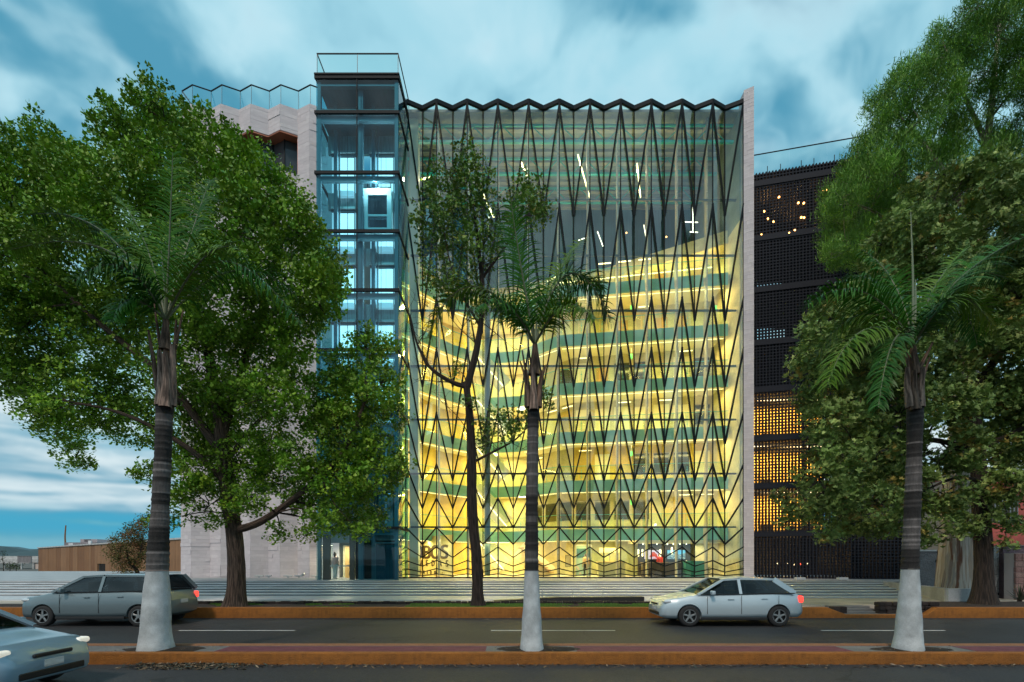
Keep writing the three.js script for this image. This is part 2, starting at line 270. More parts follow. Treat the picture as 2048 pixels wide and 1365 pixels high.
// ------------------------------------------------------------------ the setting: ground, carriageways, kerbs, median, steps
{
  const g = new THREE.CircleGeometry(6000, 48); g.rotateX(-Math.PI / 2); g.translate(0, -0.45, 0);
  struct('ground', boxUV(g), mats.earth);
  struct('road', box(-120, 120, -0.3, 0, -17.36, 9), mats.asphalt);
  // kerb of the far pavement, with a dropped crossing
  const zf = -17.36, zb = -17.62, top = 0.36;
  const prof = [[-120, top], [11.35, top], [12.05, 0.10], [14.9, 0.10], [15.3, top], [120, top]];
  const kerbGeo = (p, z0, z1) => { const list = []; for (let i = 0; i + 1 < p.length; i++) { const [xa, ya] = p[i], [xb, yb] = p[i + 1];
    const s = new THREE.Shape([new THREE.Vector2(xa, -0.1), new THREE.Vector2(xb, -0.1), new THREE.Vector2(xb, yb), new THREE.Vector2(xa, ya)]);
    const e = new THREE.ExtrudeGeometry(s, { depth: z0 - z1 - 0.05, bevelEnabled: true, bevelThickness: 0.025, bevelSize: 0.018, bevelSegments: 2 }); e.translate(0, 0, z1 + 0.025); list.push(e); } return merge(list); };
  struct('kerb', kerbGeo(prof, zf, zb), mats.kerb);
  // median: two kerbs, pavers, palm pits
  struct('kerb', kerbGeo([[-120, 0.22], [120, 0.22]], -9.67, -9.82), mats.kerb);
  struct('kerb', kerbGeo([[-120, 0.22], [120, 0.22]], -10.62, -10.77), mats.kerbCap);
  const strip = [];
  struct('median_paving', box(-120, 120, -0.1, 0.205, -10.62, -9.82), mats.concrete);
  const pits = [-7.5, 0.40, 8.32];
  for (const [a, b] of [[-120, -10.2], [-6.15, -0.55], [1.35, 7.05], [9.6, 120]]) strip.push(box(a, b, 0.2, 0.209, -10.55, -9.88));
  struct('paver_strip', merge(strip), mats.paver);
  for (const x of pits) { const s = new THREE.SphereGeometry(1, 20, 8, 0, Math.PI * 2, 0, Math.PI / 2); { const p = s.attributes.position; for (let i = 0; i < p.count; i++) { const a = Math.atan2(p.getZ(i), p.getX(i)), k = 0.72 + 0.6 * fbm(Math.cos(a) * 1.8 + x, Math.sin(a) * 1.8, 2, 3); p.setX(i, p.getX(i) * k); p.setZ(i, p.getZ(i) * k); } } s.scale(0.85, 0.045, 0.34); s.translate(x + 0.15, 0.2, -10.2); struct('planting_pit', s, mats.soil); }
  // lane line
  const dash = [];
  for (const [a, b] of [[-17.6, -13.9], [-9.85, -6.42], [-0.62, 3.05], [9.15, 12.8], [18.4, 22]]) dash.push(box(a, b, 0.002, 0.006, -14.34, -14.25));
  struct('lane_marking', merge(dash), mats.paint);
  // pavement and planting strip behind the kerb
  const pave = [[-120, -17.62], [11.2, -17.62], [11.2, -19.2], [20.8, -19.2], [20.8, -17.62], [120, -17.62], [120, -24], [-120, -24]];
  struct('pavement', prism(pave, -0.3, 0.30), mats.cream);
  struct('verge', box(-120, 8.2, 0.1, 0.335, -19.3, -17.62), mats.soil);
  struct('verge', box(15.3, 120, 0.1, 0.345, -20.25, -17.62), mats.soil);
  struct('crossing_ramp', box(11.2, 15.3, -0.05, 0.1, -19.2, -17.62), mats.concrete);
  // platform with six long steps, their ends cut back one behind the other
  const P = 0.85, n = 6, L = -60;
  struct('platform', prism([[L, -28], [24.2, -28], [24.4, -29.6], [27, -31], [27, -52], [L, -52]], 0.2, P - 0.055), mats.riser);
  struct('platform_paving', prism([[L, -27.97], [24.1, -27.97], [24.4, -29.6], [27, -31], [27, -52], [L, -52]], P - 0.055, P), mats.plaza);
  const st = new THREE.Group(); st.name = 'steps'; st.userData.kind = 'structure'; scene.add(st);
  for (let i = 0; i <= n; i++) {
    const z0 = -(28 - i * 0.9), z1 = -(28 - (i + 1) * 0.9), h = P - (i + 1) * 0.083, xe = 24.1 - (i + 1) * 0.72, xw = i === n ? 9 : xe;
    if (i < n) {
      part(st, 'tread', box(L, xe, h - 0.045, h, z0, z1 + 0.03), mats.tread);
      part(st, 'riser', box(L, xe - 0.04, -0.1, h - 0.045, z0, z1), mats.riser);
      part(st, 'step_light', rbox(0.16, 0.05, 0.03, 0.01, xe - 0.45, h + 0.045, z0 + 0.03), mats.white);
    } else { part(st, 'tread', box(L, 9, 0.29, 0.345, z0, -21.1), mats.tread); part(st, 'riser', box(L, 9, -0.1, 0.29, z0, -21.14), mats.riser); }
  }
  // ramp that climbs beside the steps
  { const s = new THREE.Shape([new THREE.Vector2(19.2, 0), new THREE.Vector2(28, 0), new THREE.Vector2(28, 0.9), new THREE.Vector2(24.3, 0.84)]);
    const a = V(17.2, 0.31, -20.6), b = V(18.9, 0.31, -20.6), c = V(24.3, 0.848, -29), d = V(23.0, 0.848, -28.5);
    const pts = [a, b, c, d], lo = pts.map((p) => V(p.x, -0.1, p.z));
    struct('ramp', merge([quad(a, b, c, d), quad(lo[0], lo[1], b, a), quad(lo[1], lo[2], c, b), quad(lo[3], lo[0], a, d)].map((g) => g)), mats.cream); }
  // rough lawn along the verge
  const r = rng(5), blade = new THREE.BufferGeometry(), bp = [], N = 5;
  for (let i = 0; i < N; i++) { const a = r() * 6.28, x = (r() - 0.5) * 0.06, z = (r() - 0.5) * 0.06, h = 0.03 + r() * 0.035, w = 0.005; bp.push(x - w * Math.cos(a), 0, z - w * Math.sin(a), x + w * Math.cos(a), 0, z + w * Math.sin(a), x + (r() - 0.5) * 0.05, h, z + (r() - 0.5) * 0.05); }
  blade.setAttribute('position', new THREE.Float32BufferAttribute(bp, 3)); blade.computeVertexNormals();
  const spots = []; for (let i = 0; i < 60000 && spots.length < 15000; i++) { const x = -14 + r() * 24, z = -17.68 - r() * 1.5; if (fbm(x * 0.9, z * 2.0, 3, 3) + (x < -4 ? -0.1 : 0.12) > 0.5) spots.push([x, z]); }
  const gi = new THREE.InstancedMesh(blade, new THREE.MeshStandardMaterial({ color: rgb(0.09, 0.2, 0.03), roughness: 0.8, side: THREE.DoubleSide }), spots.length), m4 = new THREE.Matrix4();
  spots.forEach(([x, z], i) => { m4.makeRotationY(r() * 6.28).setPosition(x, 0.333, z); gi.setMatrixAt(i, m4); gi.setColorAt(i, rgb(0.6 + r() * 0.9, 0.7 + r() * 0.6, 0.6 + r() * 0.5)); });
  gi.name = 'grass'; scene.add(stuff(tag(gi, 'patchy green grass on the verge behind the far orange kerb', 'grass')));
  // edging of dark stones at the back of the verge
  const eg = thing('stone_edging', 'low dark stone edging between the grass verge and the steps', 'edging', V(0, 0.3, -19.4));
  for (let x = -13, i = 0; x < 8.2; i++) { const w = 0.16 + r() * 0.22; const s = rbox(w - 0.02, 0.13 + r() * 0.07, 0.2 + r() * 0.08, 0.03, 0, 0, 0, 1); s.rotateY((r() - 0.5) * 0.3); s.translate(x + w / 2, 0.05, (r() - 0.5) * 0.06); part(eg, 'stone', s, i % 3 ? mats.rockA : mats.rockB); x += w; }
  // dark gap of the access ramp with its three short posts
  const ar = thing('access_ramp', 'black sloping side wall of the access ramp in front of the steps', 'ramp wall', V(0, 0, 0));
  { const s = new THREE.Shape([new THREE.Vector2(-0.8, 0.345), new THREE.Vector2(5.6, 0.345), new THREE.Vector2(5.6, 0.52), new THREE.Vector2(1.9, 0.5)]); const e = new THREE.ExtrudeGeometry(s, { depth: 0.5, bevelEnabled: false }); e.translate(0, 0, -20.95); part(ar, 'wall', e, mats.black); }
  [['nearest the twisted tree trunk', xAt(1085, 20.7)], ['between the other two posts', xAt(1145, 20.7)], ['nearest the silver hatchback', xAt(1206, 20.7)]].forEach(([w, x], i) => {
    const p = thing('steel_post', 'short thin steel post on the ramp edge, ' + w, 'post', V(x, 0.5, -20.7), 'short posts on the ramp');
    part(p, 'shaft', new THREE.CylinderGeometry(0.013, 0.013, 0.34, 8).translate(0, 0.17, 0), mats.steel); part(p, 'foot', new THREE.CylinderGeometry(0.05, 0.055, 0.02, 12).translate(0, 0.01, 0), mats.steel);
  });
  // leaf litter along the gutter
  const lg = new THREE.BufferGeometry(); lg.setAttribute('position', new THREE.Float32BufferAttribute([-0.5, 0, 0, 0, 0.06, -0.12, 0.5, 0.02, 0, 0, -0.02, 0.12], 3)); lg.setIndex([0, 1, 3, 1, 2, 3]); lg.computeVertexNormals();
  const li = new THREE.InstancedMesh(lg, new THREE.MeshStandardMaterial({ color: rgb(1, 1, 1), roughness: 0.8, side: THREE.DoubleSide }), 3300), q = new THREE.Quaternion(), e = new THREE.Euler();
  const tones = [[0.05, 0.035, 0.022], [0.10, 0.065, 0.035], [0.16, 0.11, 0.06], [0.025, 0.018, 0.013], [0.28, 0.22, 0.15], [0.04, 0.06, 0.05]];
  for (let i = 0; i < 3300; i++) {
    const far = i > 2850, heap = i < 1500, pit = i >= 2350 && !far, x = pit ? pits[i % 3] + 0.15 + (r() + r() - 1) * 1.2 : heap ? -7.3 + (r() + r()) * 1.35 - 0.4 : -7 + r() * 19; const s = far ? 0.03 + r() * 0.07 : pit ? 0.02 + r() * 0.06 : 0.04 + r() * 0.13;
    const pz = pit ? -10.2 + (r() + r() - 1) * 0.45 : far ? -17.3 + Math.pow(r(), 3) * 0.5 : -9.6 + Math.pow(r(), 2.2) * (heap ? 0.42 : 0.3);
    e.set((r() - 0.5) * 0.9, r() * 6.28, (r() - 0.5) * 0.7); q.setFromEuler(e);
    m4.compose(V(x, (pit ? 0.235 : 0.008) + (heap ? r() * 0.05 * Math.max(0, 1 - Math.abs(pz + 9.5) / 0.35) : r() * 0.012), pz), q, V(s, s, s * (0.3 + r() * 0.5))); li.setMatrixAt(i, m4); const t = tones[Math.floor(r() * 6)], k = far ? 1.8 : 1; li.setColorAt(i, rgb(t[0] * k, t[1] * k, t[2] * k));
  }
  li.name = 'leaf_litter'; scene.add(stuff(tag(li, 'dry brown leaves and twigs swept against the kerbs', 'leaf litter')));
}
{ // hills beyond the town; distance haze is put into their blue colours
  const ridge = (z, pts, seed, col) => { const s = new THREE.Shape(); const P2 = []; for (let i = 0; i <= 160; i++) { const x = -z * 1.9 + i / 160 * z * 3.8, px = CX + x / z * FPX; let h = 0; for (let j = 0; j + 1 < pts.length; j++) if (px >= pts[j][0] && px <= pts[j + 1][0]) { const t = (px - pts[j][0]) / (pts[j + 1][0] - pts[j][0]); h = pts[j][1] + (pts[j + 1][1] - pts[j][1]) * t; }
      h += (fbm(i * 0.35, seed, 2, 4) - 0.5) * 7; P2.push([x, EYE + Math.max(1, h) / FPX * z]); }
    const pos = [], idx = []; P2.forEach(([x, h]) => pos.push(x, -2, -z + 300, x, h * 0.55, -z + 130, x, h, -z, x, -2, -z - 500));
    for (let i = 0; i < 160; i++) for (let k = 0; k < 3; k++) { const a = i * 4 + k; idx.push(a, a + 4, a + 1, a + 1, a + 4, a + 5); }
    const g = new THREE.BufferGeometry(); g.setAttribute('position', new THREE.Float32BufferAttribute(pos, 3)); g.setIndex(idx); g.computeVertexNormals(); struct('hills', g, M(col[0], col[1], col[2], { roughness: 1 })); };
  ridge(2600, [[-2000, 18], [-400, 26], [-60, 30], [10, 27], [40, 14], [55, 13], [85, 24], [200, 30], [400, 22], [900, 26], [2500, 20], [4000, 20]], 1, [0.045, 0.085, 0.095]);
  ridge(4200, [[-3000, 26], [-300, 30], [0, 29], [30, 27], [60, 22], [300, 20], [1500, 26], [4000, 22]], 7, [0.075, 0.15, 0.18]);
}

// ------------------------------------------------------------------ the glazed building
const PLAT = 0.85, MOD = 2.064, XP0 = -7.14, ZP = -32.5, ZV = -33.0, TOPH = 33.05;
const peakX = (k) => XP0 + MOD * k, valX = (k) => XP0 + MOD * (k + 0.5);
const SLAB = [3.98, 7.62, 11.26, 14.9, 18.54, 22.18].map((c) => c + 0.32);                  // floor levels behind the glass
const EDGE = [[-7.9, -33.9], [-4.7, -37.8], [-2.6, -39.6], [0.6, -39.0], [3.5, -36.3], [15.45, -34.5]];
{
  const B = thing('office_building', 'tall zigzag glass building with black chevron mullions, lit yellow inside', 'building', V(0, 0, 0));
  const A_PX = [203.5, 409, 595, 696, 825, 928.5, 997, 1055, 1094.6, 1121.6, 1138, 1148.5], B_PX = [431, 642, 774, 888, 962, 1017, 1056, 1089, 1115.7, 1133, 1145, 1152.3];
  const A = A_PX.map((y) => hAt(y, 32.5)), Bv = B_PX.map((y) => hAt(y, 33.0));
  // facets from the fold beside the lift tower to the end wall
  const facets = []; for (let k = -1; k < 11; k++) { if (k >= 0) facets.push([peakX(k), valX(k)]); facets.push([peakX(k + 1), valX(k)]); }
  const r = rng(11), g3 = [mats.paneA, mats.paneB, mats.paneC];
  for (const [xp, xv] of facets) {
    const s = xv > xp ? 1 : -1, pk = (h) => V(xp, h, ZP), vl = (h) => V(xv, h, ZV), nrm = V(0, 0, 1).applyAxisAngle(V(0, 1, 0), Math.atan2(-s * 0.5, 1.032));
    for (let i = 0; i <= 12; i++) {
      const a1 = i ? A[i - 1] : TOPH - 0.1, b1 = i ? Bv[i - 1] : TOPH - 0.1, a0 = i < 12 ? A[i] : PLAT, b0 = i < 12 ? Bv[i] : PLAT;
      // each pane sits a hair out of true, so that reflections break from pane to pane
      const j = () => (r() - 0.5) * 0.008, q = s > 0 ? [pk(a0), vl(b0), vl(b1), pk(a1)] : [vl(b0), pk(a0), pk(a1), vl(b1)];
      q.forEach((p) => p.add(V(0, 0, j() - 0.03)));
      part(B, 'glass_pane', quad(...q), g3[Math.floor(r() * 3)]);
    }
    for (let i = 0; i < 12; i++) { const w = i < 4 ? 0.102 : i < 7 ? 0.09 : i < 8 ? 0.082 : 0.066; part(B, 'diagonal_bar', bar(pk(A[i]).addScaledVector(nrm, 0.02), vl(Bv[i]).addScaledVector(nrm, 0.02), w, 0.11, 0.05), mats.frame); }
    part(B, 'roof_edge', bar(V(xp, TOPH - 0.12, ZP), V(xv, TOPH - 0.12, ZV), 0.27, 0.16, 0.03), mats.frame);
    part(B, 'base_rail', bar(V(xp, PLAT + 0.04, ZP), V(xv, PLAT + 0.04, ZV), 0.08, 0.10, 0.02), mats.frame);
  }
  for (let k = -1; k <= 11; k++) { if (k >= 0) part(B, 'vertical_mullion', box(peakX(k) - 0.028, peakX(k) + 0.028, PLAT, TOPH - 0.3, ZP - 0.05, ZP + 0.045), mats.frame); if (k < 11) part(B, 'vertical_mullion', box(valX(k) - 0.03, valX(k) + 0.03, PLAT, TOPH - 0.3, ZV - 0.055, ZV + 0.03), mats.frame); }
  // straight ties at each storey and the upright fins behind the folds
  for (const y of [1055, 948, 840, 733, 622, 512, 401]) { const h = hAt(y, 33.35); part(B, 'tie_beam', box(-7.0, 15.45, h - 0.055, h + 0.055, -33.4, -33.28), y > 900 ? mats.frame : mats.frameBlue); }
  for (let k = 1; k < 11; k++) {
    const x = peakX(k), s = new THREE.Shape(); s.moveTo(0, PLAT);
    const tiers = [...SLAB, TOPH - 0.4]; let lo = PLAT; s.lineTo(0.34, PLAT);
    for (const t of tiers) { s.lineTo(0.36, t - 1.5); s.lineTo(0.56, t - 0.9); s.lineTo(0.56, t + 0.05); s.lineTo(0.36, t + 0.4); lo = t; }
    s.lineTo(0, TOPH - 0.4);
    const e = new THREE.ExtrudeGeometry(s, { depth: 0.09, bevelEnabled: false }); e.rotateY(Math.PI / 2); e.translate(x - 0.045, 0, -33.42); part(B, 'fin', e, mats.fin);
  }
  part(B, 'column', box(-7.1, -6.5, PLAT, TOPH - 0.4, -34.1, -33.45), M(0.42, 0.52, 0.44, { roughness: 0.6 }));
  part(B, 'column', new THREE.CylinderGeometry(0.24, 0.24, 31.5, 20).translate(-1.9, 16.6, -37.2), mats.frameBlue);
  // floors: plates with a green glass fascia, glass balustrade and a strip of light under the edge
  const back = [[15.45, -47], [-7.9, -47]];
  const seg = []; for (let i = 0; i + 1 < EDGE.length; i++) seg.push([EDGE[i], EDGE[i + 1]]);
  const bayDirs = seg.map(([a, b]) => V(b[0] - a[0], 0, b[1] - a[1]));
  const off = (p, d) => { // a point moved d metres back from the edge line
    return [p[0], p[1] - d]; };
  SLAB.forEach((t, lev) => {
    part(B, 'floor_slab', prism([...EDGE, ...back], t - 0.42, t - 0.002), mats.ceiling);
    seg.forEach(([a, b], i) => {
      const p = V(a[0], 0, a[1]), q = V(b[0], 0, b[1]), dir = q.clone().sub(p).normalize(), n = V(-dir.z, 0, dir.x).multiplyScalar(1), L = p.distanceTo(q); // n faces the street
      if (n.z < 0) n.negate();
      const P = (u, h, o) => p.clone().addScaledVector(dir, u).addScaledVector(n, o).setY(h);
      const f = part(B, 'fascia', bar(P(0.03, t - 0.36, 0.04), P(L - 0.03, t - 0.36, 0.04), 0.86, 0.05), mats.fascia);
      const cnt = Math.max(1, Math.round(L / 1.5));
      for (let c = 0; c < cnt; c++) { const u0 = c / cnt * L + 0.03, u1 = (c + 1) / cnt * L - 0.03; part(B, 'balustrade_panel', quad(P(u0, t + 0.08, 0.02), P(u1, t + 0.08, 0.02), P(u1, t + 1.12, 0.02), P(u0, t + 1.12, 0.02)), mats.balGlass);
        if (i > 2 || i === 0) part(B, 'balustrade_clip', merge([bar(P(u0 + 0.16, t + 0.1, 0.05), P(u0 + 0.16, t + 0.9, 0.05), 0.025), bar(P(u0 + 0.1, t + 0.3, 0.05), P(u0 + 0.22, t + 0.3, 0.05), 0.03), bar(P(u0 + 0.1, t + 0.68, 0.05), P(u0 + 0.22, t + 0.68, 0.05), 0.03)]), mats.teal); }
      part(B, 'handrail', bar(P(0, t + 1.14, 0.02), P(L, t + 1.14, 0.02), 0.035), mats.teal);
      if (i !== 2) { const a0 = P(0.25, t - 0.80, -0.35), a1 = P(L - 0.25, t - 0.80, -0.35);
        part(B, 'strip_light', bar(a0, a1, 0.022, 0.045), mats.glow);
        if (i === 4 || i === 0 || i === 1) areaStrip(a0.clone().setY(t - 0.86), a1.clone().setY(t - 0.86), 0.35, rgb(1, 0.69, 0.22), i === 4 ? 42 : 54); }
    });
  });
  // rooms behind the galleries: partitions with doors, dark windows and lit openings
  const WL = [[-7.9, -36.6], [-5.9, -40.6], [-3.2, -43.2], [1.6, -42.6], [5.0, -39.2], [15.45, -37.4]];
  const levels = [PLAT, ...SLAB];
  for (let lev = 0; lev < 7; lev++) {
    const lo = levels[lev], hi = lev < 6 ? SLAB[lev] - 0.42 : 25.3;
    for (let i = 0; i < 5; i++) {
      if (lev === 0 && i < 1) continue;
      const a = V(WL[i][0], 0, WL[i][1]), b = V(WL[i + 1][0], 0, WL[i + 1][1]), dir = b.clone().sub(a), L = dir.length(); dir.normalize(); const P = (u, h, o = 0) => a.clone().addScaledVector(dir, u).setY(h).add(V(0, 0, o));
      const m = i < 2 ? mats.wallGold : lev === 0 && i === 4 ? mats.wallOlive : i === 4 && lev === 2 ? mats.wallGold : mats.wallCream;
      const S = (u0, u1, h0, h1, o, t) => bar(P(u0, (h0 + h1) / 2, o), P(u1, (h0 + h1) / 2, o), h1 - h0, t);
      part(B, 'partition_wall', S(0.005, L - 0.005, lo + 0.002, hi - 0.002, 0, 0.12), m);
      if (i >= 3) { // bays
        const bay = i === 4 ? 7 : 3;
        for (let c = 0; c < bay; c++) {
          const u = (c + 0.5) / bay * L, k = Math.floor(hash3(lev * 3 + 1, c, i + 5) * 6), w = L / bay * 0.78;
          if (lev === 0) continue;
          const dark = (lev === 1 && c < 4) || (lev === 2 && c > 2 && c < 6) || (lev === 4 && (c === 2 || c === 3 || c === 6)) || (lev === 3 && c === 6);
          if (dark) { part(B, 'room_window', S(u - w / 2, u + w / 2, lo + 1.0, lo + 2.5, 0.09, 0.04), mats.roomGlass); part(B, 'window_frame', merge([S(u - w / 2 - 0.04, u - w / 2 + 0.02, lo + 0.95, lo + 2.55, 0.12, 0.05), S(u + w / 2 - 0.02, u + w / 2 + 0.04, lo + 0.95, lo + 2.55, 0.12, 0.05), S(u - w / 2 + 0.02, u + w / 2 - 0.02, lo + 2.5, lo + 2.55, 0.12, 0.05), S(u - w / 2 + 0.02, u + w / 2 - 0.02, lo + 0.95, lo + 1.0, 0.12, 0.05)]), mats.fin); }
          else if (k === 0) { part(B, 'door', S(u - 0.48, u + 0.48, lo + 0.01, lo + 2.25, 0.09, 0.05), mats.doorWood); part(B, 'handle', S(u + 0.34, u + 0.38, lo + 0.95, lo + 1.2, 0.14, 0.04), mats.steel); }
          else if (k < 3) { part(B, 'ceiling_light', bar(P(u - w * 0.4, lo + 2.72, 1.1), P(u + w * 0.4, lo + 2.72, 1.1), 0.05, 0.09), mats.glow); part(B, 'wall_panel', S(u - w / 2, u + w / 2, lo + 0.3, lo + 2.7, 0.09, 0.05), k === 1 ? mats.wallGold : mats.wallPale); }
          else if (k === 3) part(B, 'wall_panel', S(u - w / 2, u + w / 2, lo + 0.05, lo + 2.6, 0.09, 0.05), mats.wallPale);
        }
      }
    }
  }
  for (const [lev, px, c] of [[5, 1263, 0], [4, 1263, 1], [2, 1263, 2], [1, 1263, 3], [5, 1432, 4]]) {
    const z = 36.2, lo = levels[lev], g = thing('exit_sign', ['small green exit sign hanging on the topmost lit gallery', 'small green exit sign hanging on the second lit gallery from the top', 'small green exit sign hanging two galleries above the ground floor', 'small green exit sign hanging on the lowest gallery', 'small green exit sign hanging on the topmost gallery beside the end wall'][c], 'exit sign', V(xAt(px, z), lo + 2.1, -z));
    part(g, 'panel', rbox(0.16, 0.36, 0.05, 0.015), M(0.1, 0.6, 0.2, { emissive: rgb(0.12, 0.8, 0.2), emissiveIntensity: 0.7 })); part(g, 'hanger', box(-0.01, 0.01, 0.17, 0.62, -0.01, 0.01), mats.steel);
  }
  part(B, 'floor', box(-8.1, 15.5, PLAT - 0.04, PLAT + 0.006, -47, -33.03), mats.floorIn);
  part(B, 'back_wall', box(-8.2, 15.6, PLAT, 25, -47.3, -47), mats.wallCream);
  part(B, 'side_wall', box(-8.3, -7.95, PLAT, 25.2, -47, -33.5), mats.wallGold);
  part(B, 'side_wall', box(15.5, 15.9, PLAT, 25.2, -47, -32.9), mats.wallCream);
  for (const [a, b, z] of [[-8.3, -7.95, -33.5], [15.5, 15.9, -32.9]]) part(B, 'upper_side_wall', box(a, b, 25.2, TOPH - 0.35, -47, z), mats.deck);
  // top hall: cream edge beam, dark rear wall, metal deck on purlins and trusses
  const TE = [[15.45, -34.6], [7.4, -39.2], [-1, -42], [-7.9, -42]];
  part(B, 'floor_slab', prism([...TE, [-7.9, -47], [15.45, -47]], 24.75, 25.7), mats.wallCream);
  { const p = V(15.2, 24.3, -35.3), q = V(7.6, 24.3, -39.7); part(B, 'strip_light', bar(V(15.0, 23.95, -36.1), V(3.5, 23.95, -38.2), 0.05, 0.07), mats.glow); areaStrip(V(15.0, 23.9, -36.1), V(3.5, 23.9, -38.2), 0.35, rgb(1, 0.69, 0.22), 62); }
  part(B, 'rear_wall', box(-7.9, 15.45, 25.7, 32.9, -42.3, -42), mats.navy);
  part(B, 'rear_panel', box(-7.4, -2.5, 25.7, 32.6, -40.9, -40.7), mats.navy);
  part(B, 'roof_deck', box(-8.2, 15.6, 32.72, 32.9, -47, -33.05), mats.deck);
  for (let z = -34.3; z > -42; z -= 0.95) part(B, 'purlin', box(-7.9, 15.45, 32.5, 32.72, z - 0.16, z + 0.16), mats.purlin);
  for (const z of [-33.62, -36.4, -39.3]) {
    const bars = []; bars.push(bar(V(-7.9, 32.3, z), V(15.4, 32.3, z), 0.13), bar(V(-7.9, 31.15, z), V(15.4, 31.15, z), 0.17));
    const web = []; for (let k = -1; k < 11; k++) { const x = peakX(k) + 0.3; if (x > -7.8) web.push(bar(V(x, 32.25, z), V(x + MOD / 2, 31.2, z), 0.055)); if (x + MOD < 15.4) web.push(bar(V(x + MOD / 2, 31.2, z), V(x + MOD, 32.25, z), 0.055)); }
    const tr = part(B, 'truss', merge(bars), mats.teal); part(tr, 'web', merge(web), mats.teal);
  }
  for (const [x0, z0, x1, z1, h] of [[4.62, 33.9, 6.1, 37.9, 30.5], [8.9, 34.4, 10.0, 37.6, 30.3], [0.66, 34.4, 1.3, 36.2, 30.4], [-2.1, 35, -1.4, 37.4, 28.6], [-6.7, 35.2, -5.9, 35, 29.8]]) {
    part(B, 'strip_light', bar(V(x0, h, -z0), V(x1, h, -z1), 0.1, 0.08), mats.glow);
    for (const t of [0.2, 0.8]) { const l = new THREE.PointLight(rgb(1, 0.84, 0.6), 3.5); l.position.set(x0 + (x1 - x0) * t, h - 0.12, -(z0 + (z1 - z0) * t)); l.shadow.radius = 4; l.name = 'hall_lamp'; scene.add(l); }
  }
  // slim white bars of light in the dark part of the hall
  for (const [xa, ya, xb, yb, z0, z1] of [[1157, 481, 1177, 474, 40, 39.6], [1195, 463, 1206, 493, 39, 39.4], [1288, 450, 1293, 481, 39, 39.3], [1366, 444, 1396, 445, 38.5, 38.5], [1386, 411, 1386, 464, 38.7, 38.7], [1380, 464, 1396, 465, 38.5, 38.5]]) part(B, 'hall_light', bar(at(xa, ya, z0), at(xb, yb, z1), 0.05), mats.glowWhite);
  for (const [px, py] of [[1253, 466], [1292, 461], [1333, 474], [1087, 455]]) part(B, 'spot_lamp', new THREE.SphereGeometry(0.06, 10, 8).translate(...at(px, py, 40).toArray()), mats.glowOrange);
  // stairs in the middle of the atrium
  const flights = [[0, -3.2, -0.6, -38.8, -38.4], [1, -3.0, -0.4, -39.0, -38.6], [2, -3.2, -0.6, -38.8, -38.4], [3, -3.0, -0.4, -39, -38.6], [4, -3.2, -0.6, -38.8, -38.4]];
  for (const [lev, xa, xb, za, zb] of flights) {
    const h0 = levels[lev + 1] - 0.1, h1 = levels[lev] + 0.1, p = V(xa, h0, za), q = V(xb, h1 + 0.6, zb), fl = part(B, 'stair_flight', bar(p, q, 1.3, 0.28), mats.wallPale);
    part(fl, 'balustrade_panel', quad(p.clone().add(V(0, 0.2, 0.75)), q.clone().add(V(0, 0.2, 0.75)), q.clone().add(V(0, 1.2, 0.75)), p.clone().add(V(0, 1.2, 0.75))), mats.balGlass);
    part(fl, 'strip_light', bar(p.clone().add(V(0.2, -0.3, 0.5)), q.clone().add(V(0, -0.3, 0.5)), 0.09, 0.07), mats.glow);
  }
  for (let i = 0; i < 9; i++) part(B, 'ceiling_light', new THREE.CylinderGeometry(0.35, 0.35, 0.06, 20).translate(-1.6 + (i % 2) * 2.4, SLAB[i % 6] - 0.5, -40.4 - (i % 3) * 0.5), mats.glowWhite);
  for (let lev = 0; lev < 7; lev += 1) { const h = lev < 6 ? SLAB[lev] - 0.55 : 24.6; areaStrip(V(-3.4, h, -41.6), V(1.4, h, -41.2), 0.8, rgb(1, 0.71, 0.26), 24); }
  // ground-floor stair with wooden treads
  const sf = part(B, 'stair_flight', bar(V(0.5, 2.9, -37.6), V(2.9, 0.95, -37.2), 1.4, 0.12), mats.wallPale);
  for (let i = 0; i < 12; i++) part(sf, 'tread', box(0.5 + i * 0.2, 0.9 + i * 0.2, 2.95 - i * 0.165, 3.0 - i * 0.165, -37.4, -35.9), mats.doorWood);
  part(B, 'ceiling_light', box(-1.9, -0.2, 3.35, 3.4, -36.4, -36.2), mats.glow);
  areaStrip(V(-5.6, 3.3, -37.4), V(3, 3.3, -36.2), 0.5, rgb(1, 0.71, 0.26), 24);
  // the welcome wall with its lettering
  const wr = V(-4.2, 0, -34.2), wl = V(-10.2, 0, -41.1), wd = wr.clone().sub(wl), wlen = wd.length(); wd.normalize();
  { const w = part(B, 'lettered_wall', bar(V(wl.x, PLAT + 1.51, wl.z), V(wr.x, PLAT + 1.51, wr.z), 3.0, 0.16), mats.wallCream);
    const bold = await new FontLoader().loadAsync('fonts/droid/droid_sans_bold.typeface.json'), reg = await new FontLoader().loadAsync('fonts/droid/droid_sans_regular.typeface.json');
    const yaw = Math.atan2(-wd.z, wd.x), nrm = V(0, 0, 1).applyAxisAngle(V(0, 1, 0), yaw);
    const line = (text, font, cap, total, yBase, endGap) => { const per = text.split('').map((ch) => new TextGeometry(ch, { font, size: cap * 1.0, depth: 0.03, curveSegments: 5 }));
      const ws = per.map((g) => { g.computeBoundingBox(); const b = g.boundingBox; return [b.min.x, b.max.x - b.min.x]; }), sumw = ws.reduce((s, b) => s + b[1], 0);
      const sx = cap > 0.8 ? 1.62 : 1.15, gap = (total - sumw * sx) / (text.length - 1); let u = wlen - endGap - total;
      per.forEach((g, i) => { g.translate(-ws[i][0], 0, 0); g.scale(sx, 1, 1); g.translate(u, 0, 0); g.rotateY(yaw); const o = wl.clone().addScaledVector(nrm, 0.08); g.translate(o.x, yBase, o.z); part(w, 'letter', g, mats.letter); u += ws[i][1] * sx + gap; }); };
